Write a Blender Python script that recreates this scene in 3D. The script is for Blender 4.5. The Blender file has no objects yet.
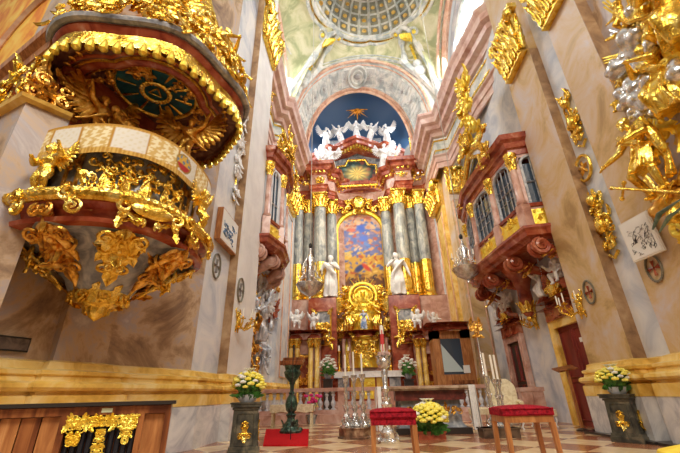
import bpy, math, random
from mathutils import Vector, Matrix, Quaternion
from math import pi, sin, cos, radians, sqrt, atan2
V = Vector
C = bpy.context.scene.collection
SC = bpy.context.scene

# ------------------------------------------------------------------ camera
FPX = 364.0; PITCH = radians(24.8); YAW = radians(3.0); ROLL = radians(-1.3); CH = 0.95
RCAM = Matrix.Rotation(YAW, 3, 'Z') @ Matrix.Rotation(pi/2+PITCH, 3, 'X') @ Matrix.Rotation(ROLL, 3, 'Z')
cam = bpy.data.cameras.new('camera'); cam.lens = FPX/680*36; cam.sensor_width = 36; cam.clip_end = 200
camo = bpy.data.objects.new('camera', cam); C.objects.link(camo)
camo.matrix_world = Matrix.Translation((0, 0, CH)) @ RCAM.to_4x4()
SC.camera = camo
SC.view_settings.view_transform = 'Standard'; SC.view_settings.look = 'None'
SC.view_settings.exposure = 0.0; SC.view_settings.gamma = 1.0; SC.view_settings.use_curve_mapping = False

# ------------------------------------------------------------------ light
w = bpy.data.worlds.new('world'); SC.world = w; w.use_nodes = True
wn = w.node_tree.nodes; wl = w.node_tree.links
bg = wn['Background']
tc = wn.new('ShaderNodeTexCoord'); sp = wn.new('ShaderNodeSeparateXYZ'); cr = wn.new('ShaderNodeValToRGB')
wl.new(tc.outputs['Generated'], sp.inputs[0]); wl.new(sp.outputs['Z'], cr.inputs[0]); wl.new(cr.outputs[0], bg.inputs[0])
cr.color_ramp.elements[0].position = 0.0; cr.color_ramp.elements[0].color = (0.30, 0.17, 0.08, 1)
cr.color_ramp.elements[1].position = 0.75; cr.color_ramp.elements[1].color = (1.0, 0.95, 0.88, 1)
bg.inputs[1].default_value = 0.6

def area(name, loc, target, sx, sy, energy, color):
    l = bpy.data.lights.new(name, 'AREA'); l.shape = 'RECTANGLE'; l.size = sx; l.size_y = sy; l.energy = energy; l.color = color
    o = bpy.data.objects.new(name, l); C.objects.link(o); o.location = loc
    o.rotation_euler = (V(target)-V(loc)).to_track_quat('-Z', 'Y').to_euler()
    return o
# daylight through the clerestory windows of nave and chancel
area('window_light_right', (7.2, 14.5, 20), (-1.5, 15, 10), 6, 3.5, 3000, (0.86, 0.93, 1.0))
area('window_light_left', (-6.0, 14.5, 20), (3, 15, 8), 6, 3.5, 2600, (0.86, 0.93, 1.0))
area('nave_window_light', (6, -6, 16), (-4, 7, 4), 5, 5, 1800, (1.0, 0.94, 0.85))
area('nave_window_light', (-5, -7, 16), (6, 9, 4), 5, 5, 1600, (1.0, 0.90, 0.76))
area('apse_window_light', (4.3, 22.4, 18.6), (-0.5, 25, 14), 1.5, 3.5, 130, (0.9, 0.95, 1.0))
area('apse_window_light', (-3.3, 22.4, 18.6), (0.8, 25, 14), 1.5, 3.5, 110, (0.9, 0.95, 1.0))
area('altar_fill', (0.6, 17.5, 13), (0.6, 24.5, 7), 5, 3, 380, (1.0, 0.88, 0.68))  # unseen warm area light in the chancel air, aimed at the altar

# ------------------------------------------------------------------ pixel rays
def ray(px, py): return RCAM @ V(((px-340)/FPX, (226.5-py)/FPX, -1))
def onZ(px, py, z=0.0):
    v = ray(px, py); return V((0, 0, CH)) + v*((z-CH)/v.z)
def onY(px, py, y):
    v = ray(px, py); return V((0, 0, CH)) + v*(y/v.y)
def onX(px, py, x):
    v = ray(px, py); return V((0, 0, CH)) + v*(x/v.x)

# ------------------------------------------------------------------ mesh builder
class MB:
    def __init__(s): s.v = []; s.f = []; s.M = Matrix.Identity(4)
    def add(s, vs, fs):
        b = len(s.v); M = s.M
        s.v += [tuple(M @ V(p)) for p in vs]
        s.f += [tuple(b+i for i in f) for f in fs]
        return s
    def box(s, c, size, R=None, taper=1.0):
        x, y, z = [q/2 for q in size]; c = V(c); vs = []
        for dz in (-1, 1):
            t = taper if dz > 0 else 1
            for dx, dy in ((-1, -1), (1, -1), (1, 1), (-1, 1)):
                p = V((dx*x*t, dy*y*t, dz*z)); vs.append(c + (R @ p if R else p))
        return s.add(vs, [(3, 2, 1, 0), (4, 5, 6, 7), (0, 1, 5, 4), (1, 2, 6, 5), (2, 3, 7, 6), (3, 0, 4, 7)])
    def b2(s, a, b): return s.box([(p+q)/2 for p, q in zip(a, b)], [abs(q-p) for p, q in zip(a, b)])
    def prism(s, poly, z0, z1):
        n = len(poly)
        vs = [(p[0], p[1], z0) for p in poly] + [(p[0], p[1], z1) for p in poly]
        return s.add(vs, [tuple(range(n-1, -1, -1)), tuple(range(n, 2*n))] + [(i, (i+1) % n, n+(i+1) % n, n+i) for i in range(n)])
    def lathe(s, prof, c=(0, 0, 0), seg=16, R=None, a0=0, a1=2*pi, mod=None, sx=1, sy=1, cap=True):
        c = V(c); full = abs(a1-a0-2*pi) < 1e-6; n = seg if full else seg+1; vs = []; m = len(prof)
        for j, (r, z) in enumerate(prof):
            for i in range(n):
                a = a0+(a1-a0)*i/seg; rr = r*(mod(a, z) if mod else 1)
                p = V((rr*cos(a)*sx, rr*sin(a)*sy, z)); vs.append(c+(R @ p if R else p))
        fs = []
        for j in range(m-1):
            for i in range(seg):
                k = (i+1) % n if full else i+1
                fs.append((j*n+i, j*n+k, (j+1)*n+k, (j+1)*n+i))
        if full and cap:
            if prof[0][0] > 1e-5: fs.append(tuple(range(n-1, -1, -1)))
            if prof[-1][0] > 1e-5: fs.append(tuple((m-1)*n+i for i in range(n)))
        return s.add(vs, fs)
    def tube(s, pts, rad, seg=6, flat=1.0, up=None):
        pts = [V(p) for p in pts]; n = len(pts); vs = []
        if not hasattr(rad, '__len__'): rad = [rad]*n
        t = (pts[1]-pts[0]).normalized()
        u = V(up) if up is not None else (V((0, 0, 1)) if abs(t.z) < .9 else V((1, 0, 0)))
        for i, p in enumerate(pts):
            t = (pts[min(i+1, n-1)]-pts[max(i-1, 0)])
            if t.length < 1e-9: t = V((0, 0, 1))
            t.normalize(); a = t.cross(u)
            if a.length < 1e-4: a = t.orthogonal()
            a.normalize(); b = a.cross(t).normalized()
            if up is None: u = b
            for k in range(seg):
                q = 2*pi*k/seg; vs.append(p + a*cos(q)*rad[i] + b*sin(q)*rad[i]*flat)
        fs = [(j*seg+k, j*seg+(k+1) % seg, (j+1)*seg+(k+1) % seg, (j+1)*seg+k) for j in range(n-1) for k in range(seg)]
        fs += [tuple(range(seg-1, -1, -1)), tuple((n-1)*seg+k for k in range(seg))]
        return s.add(vs, fs)
    def ball(s, c, r, R=None, seg=10, rings=6):
        if not hasattr(r, '__len__'): r = (r, r, r)
        c = V(c); vs = []
        for j in range(1, rings):
            th = pi*j/rings
            for i in range(seg):
                a = 2*pi*i/seg; p = V((r[0]*sin(th)*cos(a), r[1]*sin(th)*sin(a), r[2]*cos(th))); vs.append(c+(R @ p if R else p))
        t = V((0, 0, r[2])); vs += [c+(R @ t if R else t), c-(R @ t if R else t)]
        fs = [((j)*seg+i, (j+1)*seg+i, (j+1)*seg+(i+1) % seg, j*seg+(i+1) % seg) for j in range(rings-2) for i in range(seg)]
        T = len(vs)-2
        fs += [(i, (i+1) % seg, T) for i in range(seg)] + [((rings-2)*seg+(i+1) % seg, (rings-2)*seg+i, T+1) for i in range(seg)]
        return s.add(vs, fs)
    def sweep(s, path, prof, closed=False, cap=True):
        """profile (out, z) swept along a plan path; out is to the right of travel"""
        P = [V((p[0], p[1])) for p in path]; n = len(P); m = len(prof); vs = []
        for i in range(n):
            if closed: d0 = P[i]-P[i-1]; d1 = P[(i+1) % n]-P[i]
            else: d0 = P[i]-P[max(i-1, 0)]; d1 = P[min(i+1, n-1)]-P[i]
            if d0.length < 1e-9: d0 = d1
            if d1.length < 1e-9: d1 = d0
            n0 = V((d0.y, -d0.x)).normalized(); n1 = V((d1.y, -d1.x)).normalized()
            b = (n0+n1)
            b = b/max(b.length_squared/2, .35) if b.length > 1e-6 else n0
            zz = path[i][2] if len(path[i]) > 2 else 0
            for o, z in prof: vs.append((P[i].x+b.x*o, P[i].y+b.y*o, z+zz))
        fs = []
        for i in range(n if closed else n-1):
            k = (i+1) % n
            for j in range(m-1): fs.append((i*m+j, i*m+j+1, k*m+j+1, k*m+j))
        if cap and not closed: fs += [tuple(range(m)), tuple((n-1)*m+j for j in range(m-1, -1, -1))]
        return s.add(vs, fs)
    def grid(s, fn, nu, nv, thick=None):
        vs = [fn(i/nu, j/nv) for j in range(nv+1) for i in range(nu+1)]
        fs = [(j*(nu+1)+i, j*(nu+1)+i+1, (j+1)*(nu+1)+i+1, (j+1)*(nu+1)+i) for j in range(nv) for i in range(nu)]
        if thick is not None:
            t = V(thick); m = len(vs); vs = vs+[V(p)+t for p in vs]; fs2 = [tuple(m+q for q in reversed(f)) for f in fs]
            W = nu+1; ring = [i for i in range(W)]+[j*W+nu for j in range(1, nv+1)]+[nv*W+i for i in range(nu-1, -1, -1)]+[j*W for j in range(nv-1, 0, -1)]
            fs = fs+fs2+[(ring[k], m+ring[k], m+ring[(k+1) % len(ring)], ring[(k+1) % len(ring)]) for k in range(len(ring))]
        return s.add(vs, fs)
    def mesh(s, name, smooth=35):
        me = bpy.data.meshes.new(name); me.from_pydata(s.v, [], s.f); me.update()
        if smooth:
            me.polygons.foreach_set('use_smooth', [True]*len(me.polygons)); me.set_sharp_from_angle(angle=radians(smooth))
        return me
    def build(s, name, m, parent=None, smooth=35):
        me = s.mesh(name, smooth); me.materials.append(m)
        return link(name, me, parent)

def link(name, me, parent=None, loc=None, rot=None, sc=None):
    o = bpy.data.objects.new(name, me); C.objects.link(o)
    if parent is not None: o.parent = parent
    if loc is not None: o.location = loc
    if rot is not None: o.rotation_euler = rot
    if sc is not None: o.scale = sc if hasattr(sc, '__len__') else (sc, sc, sc)
    return o
def thing(name, label, cat, loc=(0, 0, 0), rz=0.0, group=None):
    o = bpy.data.objects.new(name, None); C.objects.link(o); o.empty_display_size = .1
    o.location = loc; o.rotation_euler = (0, 0, rz); o['label'] = label; o['category'] = cat
    if group: o['group'] = group
    return o
def tag(o, label, cat, group=None, kind=None):
    o['label'] = label; o['category'] = cat
    if group: o['group'] = group
    if kind: o['kind'] = kind
    return o
def struct(o, label=None):
    o['kind'] = 'structure'
    return o
def dup(root, loc, rz=None, label=None, group=None, sc=None):
    def cp(o, par):
        c = o.copy(); C.objects.link(c); c.parent = par
        for ch in list(o.children): cp(ch, c)
        return c
    kids = list(root.children); r = root.copy(); C.objects.link(r); r.location = loc
    if rz is not None: r.rotation_euler = (0, 0, rz)
    if sc: r.scale = sc if hasattr(sc, '__len__') else (sc, sc, sc)
    if label: r['label'] = label
    if group: r['group'] = group
    for k in kids: cp(k, r)
    return r
def RZ(a): return Matrix.Rotation(a, 3, 'Z')
def frame(o, u, v):
    """matrix with local x=u, z=v, y = into the wall; local -y faces outward"""
    u = V(u).normalized(); v = V(v).normalized(); y = v.cross(u).normalized()
    M = Matrix.Identity(4)
    for i in range(3): M[i][0] = u[i]; M[i][1] = y[i]; M[i][2] = v[i]; M[i][3] = o[i]
    return M

# ------------------------------------------------------------------ materials
def mat(name, base, rough=.5, metal=0.0, spec=.5):
    m = bpy.data.materials.new(name); m.use_nodes = True; b = m.node_tree.nodes['Principled BSDF']
    b.inputs['Base Color'].default_value = (*base, 1); b.inputs['Roughness'].default_value = rough; b.inputs['Metallic'].default_value = metal
    b.inputs['Specular IOR Level'].default_value = spec
    return m
def noisy(name, stops, scale=3.0, rough=.5, metal=0.0, detail=6, dist=0.6, bump=0.0, bscale=20, stretch=(1, 1, 1), spec=.5, noise_rough=.6, coord='Object'):
    stops = [(.5+(p-.5)*.52, c) for p, c in stops]; m = mat(name, stops[0][1], rough, metal, spec); nt = m.node_tree; N = nt.nodes; L = nt.links; b = N['Principled BSDF']
    tc = N.new('ShaderNodeTexCoord'); mp = N.new('ShaderNodeMapping'); mp.inputs['Scale'].default_value = stretch
    L.new(tc.outputs[coord], mp.inputs[0])
    no = N.new('ShaderNodeTexNoise'); no.inputs['Scale'].default_value = scale; no.inputs['Detail'].default_value = detail
    no.inputs['Distortion'].default_value = dist; no.inputs['Roughness'].default_value = noise_rough; L.new(mp.outputs[0], no.inputs['Vector'])
    r = N.new('ShaderNodeValToRGB'); L.new(no.outputs['Fac'], r.inputs[0]); e = r.color_ramp.elements
    e[0].position = stops[0][0]; e[0].color = (*stops[0][1], 1); e[1].position = stops[-1][0]; e[1].color = (*stops[-1][1], 1)
    for p, c in stops[1:-1]: q = e.new(p); q.color = (*c, 1)
    L.new(r.outputs[0], b.inputs['Base Color'])
    if bump:
        n2 = N.new('ShaderNodeTexNoise'); n2.inputs['Scale'].default_value = bscale; n2.inputs['Detail'].default_value = 4
        L.new(mp.outputs[0], n2.inputs['Vector']); bp = N.new('ShaderNodeBump'); bp.inputs['Strength'].default_value = bump; bp.inputs['Distance'].default_value = .03
        L.new(n2.outputs['Fac'], bp.inputs['Height']); L.new(bp.outputs[0], b.inputs['Normal'])
    return m
def painted(name, rough=.6):
    m = mat(name, (1, 1, 1), rough); N = m.node_tree.nodes; a = N.new('ShaderNodeVertexColor'); a.layer_name = 'Col'
    m.node_tree.links.new(a.outputs['Color'], N['Principled BSDF'].inputs['Base Color']); return m
def colour(o, fn):
    """paint the picture's own colours: fn(local vertex) -> rgb"""
    me = o.data; at = me.color_attributes.new('Col', 'FLOAT_COLOR', 'POINT')
    buf = []
    for v in me.vertices: buf += [*fn(v.co), 1.0]
    at.data.foreach_set('color', buf)
GOLD = noisy('gold', [(.2, (.50, .24, .02)), (.5, (1, .68, .10)), (.75, (1, .82, .28))], 6, .25, .97, bump=.5, bscale=24)
GOLDB = noisy('bright_gold', [(.3, (.95, .62, .04)), (.7, (1, .82, .14))], 5, .32, .6, bump=.3, bscale=22)
BRONZE_GOLD = noisy('antique_gold', [(.2, (.30, .11, .02)), (.5, (.80, .42, .06)), (.75, (1, .64, .18))], 7, .28, .95, bump=.5, bscale=24)
SILVER = noisy('silver', [(.3, (.55, .55, .55)), (.7, (.9, .9, .88))], 8, .25, .9, bump=.25, bscale=22)
STUCCO = noisy('white_stucco', [(.3, (.72, .71, .70)), (.7, (.93, .92, .90))], 6, .5, bump=.25, bscale=16)
REDM = noisy('red_marble', [(.15, (.15, .02, .012)), (.45, (.34, .065, .03)), (.65, (.44, .12, .055)), (.95, (.62, .34, .22))], 2.2, .2, dist=.7, detail=10)
PINKM = noisy('pink_marble', [(.15, (.38, .17, .12)), (.5, (.62, .36, .28)), (.9, (.78, .60, .52))], 2.0, .28, dist=.7, detail=9)
ENTM = noisy('entablature_marble', [(.15, (.50, .26, .20)), (.5, (.70, .47, .39)), (.9, (.82, .68, .60))], 1.6, .35, dist=.6, detail=8)
BROWN_SHADEM = noisy('brown_marble_and_shade', [(.2, (.22, .12, .06)), (.5, (.40, .24, .12)), (.8, (.55, .38, .22))], 1.8, .35, dist=.6, detail=8)
DOORR = noisy('oxblood_wood', [(.2, (.15, .012, .01)), (.8, (.27, .03, .02))], 2.5, .35, stretch=(1, 1, .3))
GREYM = noisy('grey_marble', [(.2, (.16, .17, .20)), (.5, (.33, .35, .38)), (.8, (.58, .57, .55))], 2.2, .25, dist=1.8, detail=8)
COLM = noisy('column_marble', [(.2, (.16, .18, .19)), (.5, (.34, .36, .35)), (.85, (.62, .60, .52))], 2.5, .3, dist=1.2, detail=7, stretch=(1, 1, .5))
WALLM = noisy('scagliola_wall', [(.18, (.17, .10, .07)), (.38, (.36, .23, .13)), (.5, (.54, .38, .24)), (.64, (.42, .36, .36)), (.85, (.66, .60, .56))], .75, .42, dist=.8, detail=10, noise_rough=.68)
PILM = noisy('pilaster_marble', [(.18, (.42, .26, .10)), (.40, (.64, .44, .20)), (.58, (.68, .52, .36)), (.82, (.66, .60, .62))], .8, .38, dist=.8, detail=10, noise_rough=.66)
PALEM = noisy('pale_marble', [(.2, (.46, .51, .60)), (.5, (.70, .72, .76)), (.8, (.86, .85, .83))], .9, .38, dist=1.0, detail=8)
OCHRE = noisy('ochre_marble', [(.25, (.62, .34, .05)), (.5, (.86, .56, .12)), (.75, (.94, .72, .30))], 1.4, .35, dist=1.2, detail=8)
DAYLIT_WHITE = noisy('daylit_white', [(.2, (.78, .76, .74)), (.8, (.92, .90, .87))], 1.2, .5, dist=.5)
WHITEM = noisy('white_marble', [(.28, (.50, .50, .52)), (.5, (.70, .69, .68)), (.75, (.84, .82, .79))], 1.5, .35, dist=1.4, detail=8)
WOOD = noisy('walnut_wood', [(.3, (.13, .035, .012)), (.55, (.28, .09, .028)), (.75, (.42, .16, .05))], 4, .3, dist=.8, stretch=(3, 3, .4))
WOODL = noisy('chestnut_wood', [(.3, (.34, .12, .035)), (.6, (.52, .22, .07)), (.8, (.62, .30, .11))], 4, .35, dist=.8, stretch=(3, 3, .4))
DARK = mat('dark_stone_and_shade', (.035, .028, .025), .3)
REDC = noisy('red_velvet', [(.35, (.20, .004, .012)), (.65, (.42, .012, .025))], 30, .85, spec=.2, bump=.3, bscale=60)
CARPET = noisy('red_carpet', [(.35, (.42, .005, .01)), (.65, (.62, .015, .02))], 40, .95, spec=.1, bump=.4, bscale=90)
CREAM = noisy('cream_damask', [(.35, (.74, .62, .38)), (.65, (.90, .80, .56))], 12, .7, bump=.1)
LINEN = noisy('white_linen', [(.3, (.80, .79, .77)), (.7, (.93, .92, .90))], 6, .8, bump=.1)
GREENB = noisy('green_bronze', [(.3, (.015, .035, .025)), (.55, (.04, .10, .07)), (.75, (.13, .20, .14))], 9, .4, .4, bump=.3)
LEAF = noisy('leaf_green', [(.3, (.02, .10, .015)), (.7, (.10, .30, .05))], 9, .5)
YEL = noisy('yellow_petals', [(.3, (.95, .78, .04)), (.7, (1, .93, .25))], 14, .6)
WHT = mat('white_petals', (.9, .9, .84), .6)
CANDLE = mat('candle_wax', (.93, .88, .76), .5)
GLASS = mat('window_glass', (.05, .08, .12), .08, spec=.8)
TEAL = noisy('teal_panel', [(.3, (.004, .05, .07)), (.7, (.01, .11, .13))], 5, .45)
PAINT = painted('painted_picture'); PAINTW = painted('painted_fresco', .7)
BLACK = mat('black_iron', (.02, .02, .022), .4, .3)

def ceiling_mat(name, a, b, c, scale):
    return noisy(name, [(.3, a), (.5, b), (.7, c)], scale, .6, dist=1.0, detail=6)
VAULT = ceiling_mat('painted_vault', (.38, .40, .20), (.60, .58, .32), (.74, .70, .48), .8)
VAULTG = ceiling_mat('painted_stucco_grey', (.42, .46, .44), (.66, .67, .62), (.82, .80, .72), 1.2)
CORAL = ceiling_mat('coral_band', (.62, .32, .20), (.72, .44, .30), (.80, .56, .40), 1.5)

# window glass lit from outside
def skylit(name, col, s):
    m = mat(name, col, .5); b = m.node_tree.nodes['Principled BSDF']; b.inputs['Emission Color'].default_value = (*col, 1); b.inputs['Emission Strength'].default_value = s; return m
SKYW = skylit('daylight_glass', (.92, .96, 1.0), 1.6)

# floor
FLOOR = mat('floor_tiles', (.7, .5, .3), .22); nt = FLOOR.node_tree; N = nt.nodes; L = nt.links
tc = N.new('ShaderNodeTexCoord'); mp = N.new('ShaderNodeMapping'); mp.inputs['Rotation'].default_value = (0, 0, pi/4); mp.inputs['Scale'].default_value = (1, 1, 0)
L.new(tc.outputs['Object'], mp.inputs[0]); ck = N.new('ShaderNodeTexChecker'); ck.inputs['Scale'].default_value = 1.15
L.new(mp.outputs[0], ck.inputs['Vector']); no = N.new('ShaderNodeTexNoise'); no.inputs['Scale'].default_value = 2.2; no.inputs['Detail'].default_value = 8; no.inputs['Distortion'].default_value = 1
L.new(tc.outputs['Object'], no.inputs['Vector'])
def ramp2(c0, c1):
    r = N.new('ShaderNodeValToRGB'); r.color_ramp.elements[0].position = .3; r.color_ramp.elements[1].position = .7
    r.color_ramp.elements[0].color = (*c0, 1); r.color_ramp.elements[1].color = (*c1, 1); L.new(no.outputs['Fac'], r.inputs[0]); return r
ra = ramp2((.30, .10, .045), (.44, .19, .09)); rb = ramp2((.70, .48, .26), (.86, .68, .42))
L.new(ra.outputs[0], ck.inputs['Color1']); L.new(rb.outputs[0], ck.inputs['Color2']); L.new(ck.outputs['Color'], N['Principled BSDF'].inputs['Base Color'])
# ------------------------------------------------------------------ ornament library
def scroll(mb, x, z, r, turns, dirn, a0, th, tail=0.0, y=0.0):
    """C-scroll in the local x/z plane, facing -y"""
    pts = []; rad = []; n = int(9+7*turns)
    for i in range(n+1):
        t = i/n; rr = r*(1-.80*t); a = a0+dirn*turns*2*pi*t
        pts.append((x+rr*cos(a), y-th*(.4+1.1*t), z+rr*sin(a))); rad.append(th*(.55+.6*sin(pi*min(1, t*1.2)))*(1 if t < .9 else 1.4))
    mb.tube(pts, rad, 5)
def leafy(mb, x, z, L, wd, ang, th, y=0.0, curl=.5):
    """acanthus leaf from (x,z) pointing ang"""
    c, s = cos(ang), sin(ang); n = 6; vs = []
    for i in range(n+1):
        t = i/n; ww = wd*(sin(pi*min(1, .12+t*.88))**.7)*(1+.28*sin(t*16)); k = L*t
        lift = -th*.5-L*curl*t*t*.6
        for q, h in ((-1, .35), (-.45, 0), (0, .5), (.45, 0), (1, .35)):
            vs.append((x+c*k-s*q*ww, y+lift-th*h+abs(q)*th*.7, z+s*k+c*q*ww))
    fs = [(i*5+j, i*5+j+1, (i+1)*5+j+1, (i+1)*5+j) for i in range(n) for j in range(4)]
    m = len(vs); vs2 = [(a, b+th*.8, c_) for a, b, c_ in vs]
    fs2 = [tuple(m+q for q in reversed(f)) for f in fs]
    ring = [0, 1, 2, 3, 4]+[i*5+4 for i in range(1, n+1)]+[n*5+j for j in (3, 2, 1, 0)]+[i*5 for i in range(n-1, 0, -1)]
    mb.add(vs+vs2, fs+fs2+[(ring[k], ring[(k+1) % len(ring)], m+ring[(k+1) % len(ring)], m+ring[k]) for k in range(len(ring))])
def ornament(mb, w, h, n, seed, size=.18, th=.03, shape=None, depth=0.0, sym=True):
    """scrollwork filling a w x h panel centred on the origin of the local x/z plane"""
    R = random.Random(seed); k = 0; tries = 0
    while k < n and tries < n*20:
        tries += 1
        x = R.uniform(0 if sym else -w/2, w/2); z = R.uniform(-h/2, h/2)
        if shape and not shape(x/(w/2), z/(h/2)): continue
        k += 1; s = size*R.uniform(.6, 1.25); a = R.uniform(0, 2*pi); yy = -R.uniform(0, depth)
        kind = R.random(); dr = R.choice((-1, 1)); tn = R.uniform(.8, 1.6)
        for m in ((1, -1) if sym else (1,)):
            if kind < .45: scroll(mb, x*m, z, s*.6, tn, dr*m, a if m > 0 else pi-a, th, y=yy)
            elif kind < .85: leafy(mb, x*m, z, s*1.5, s*.34, a if m > 0 else pi-a, th, y=yy)
            else: mb.ball((x*m, yy-th, z), (s*.3, s*.2, s*.3), seg=8, rings=5)
def acanthus_row(mb, n, rad, z, h, wd, th, a0=0, a1=2*pi, c=(0, 0, 0)):
    M0 = mb.M
    for i in range(n):
        a = a0+(a1-a0)*(i+.5)/n
        mb.M = M0 @ Matrix.Translation((c[0]+rad*cos(a), c[1]+rad*sin(a), z)) @ Matrix.Rotation(a+pi/2, 4, 'Z')
        leafy(mb, 0, 0, h, wd, pi/2, th, curl=.55)
    mb.M = M0
def capital_mesh(r, h):
    """round corinthian capital, origin at its foot"""
    mb = MB(); mb.lathe([(r*1.12, 0), (r*1.15, h*.05), (r*.98, h*.09), (r*1.0, h*.5), (r*1.25, h*.86), (r*.2, h*.87)], seg=14)
    acanthus_row(mb, 8, r*1.0, h*.08, h*.40, r*.36, r*.14); acanthus_row(mb, 8, r*1.05, h*.3, h*.46, r*.34, r*.14, pi/8, 2*pi+pi/8)
    for k in range(4):
        a = pi/4+k*pi/2
        mb.M = Matrix.Translation((cos(a)*r*1.35, sin(a)*r*1.35, h*.76)) @ Matrix.Rotation(a, 4, 'Z'); scroll(mb, 0, 0, r*.38, 1.4, 1, 0, r*.13)
    mb.M = Matrix.Identity(4)
    mb.box((0, 0, h*.95), (r*2.7, r*2.7, h*.12)); return mb.mesh('capital')
def flat_capital(mb, w, d, h):
    """pilaster capital: front is local -y, origin at the foot centre on the wall"""
    mb.box((0, -d*.5, h*.015), (w*.96, d*.95, h*.03)); mb.box((0, -d*.45, h*.45), (w*.84, d*.8, h*.85), taper=1.1); M0 = mb.M
    for row, (z, hh, n) in enumerate(((h*.06, h*.4, 5), (h*.32, h*.42, 4))):
        for i in range(n):
            x = w*((i+.5)/n-.5)*1.0
            mb.M = M0 @ Matrix.Translation((x, -d-.02, z)); leafy(mb, 0, 0, hh, w/n*.46, pi/2, w*.05, curl=.55); scroll(mb, 0, hh*.98, w/n*.30, 1.2, 1 if i % 2 else -1, pi/2, w*.025, y=-hh*.2)
        for sgn in (-1, 1):
            mb.M = M0 @ Matrix.Translation((sgn*w*.5, -d/2, z)) @ Matrix.Rotation(sgn*pi/2, 4, 'Z'); leafy(mb, 0, 0, hh, d*.5, pi/2, w*.04, curl=.25)
    mb.M = M0
    ornament(mb, w*1.2, h*.34, 10, 7, w*.16, w*.03, depth=w*.12, sym=True) if False else None
    for sgn in (-1, 1):
        scroll(mb, sgn*w*.5, h*.8, w*.2, 1.5, sgn, pi/2, w*.06, y=-d-.05); scroll(mb, sgn*w*.16, h*.78, w*.11, 1.3, -sgn, pi/2, w*.045, y=-d-.04)
    mb.ball((0, -d-.08, h*.9), (w*.12, .08, w*.12)); mb.box((0, -d/2-.03, h*.95), (w*1.22, d*1.3, h*.09))

# ------------------------------------------------------------------ figures (sculpture): tapered limbs fused into one skin
def remesh(mb, name, voxel, m, smooth=4):
    me = bpy.data.meshes.new(name+'_raw'); me.from_pydata(mb.v, [], mb.f); o = bpy.data.objects.new('raw', me); C.objects.link(o)
    md = o.modifiers.new('r', 'REMESH'); md.mode = 'VOXEL'; md.voxel_size = voxel; md.use_smooth_shade = True
    sm = o.modifiers.new('s', 'SMOOTH'); sm.iterations = smooth; sm.factor = .35
    dg = bpy.context.evaluated_depsgraph_get(); ev = o.evaluated_get(dg); out = bpy.data.meshes.new_from_object(ev)
    out.name = name; bpy.data.objects.remove(o); bpy.data.meshes.remove(me); out.materials.clear(); out.materials.append(m)
    out.polygons.foreach_set('use_smooth', [True]*len(out.polygons)); return out
def limb(mb, a, b, ra, rb, n=7):
    a = V(a); b = V(b); pts = [a.lerp(b, i/n) for i in range(n+1)]
    mb.tube(pts, [ra+(rb-ra)*i/n + .10*ra*sin(pi*i/n) for i in range(n+1)], 9); mb.ball(a, ra*1.02, seg=9, rings=6); mb.ball(b, rb*1.02, seg=9, rings=6)
ADULT = dict(pelvis=(0, 0, .53), chest=(0, 0, .72), neck=(0, 0, .83), head=(0, -.012, .925),
             ls=(-.115, 0, .80), rs=(.115, 0, .80), le=(-.17, -.02, .63), re=(.17, -.02, .63), lw=(-.15, -.10, .50), rw=(.15, -.10, .50),
             lh=(-.055, 0, .51), rh=(.055, 0, .51), lk=(-.07, -.03, .28), rk=(.07, -.02, .28), la=(-.07, .01, .045), ra=(.075, .01, .045),
             lt=(-.085, -.085, .02), rt=(.095, -.08, .02))
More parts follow.
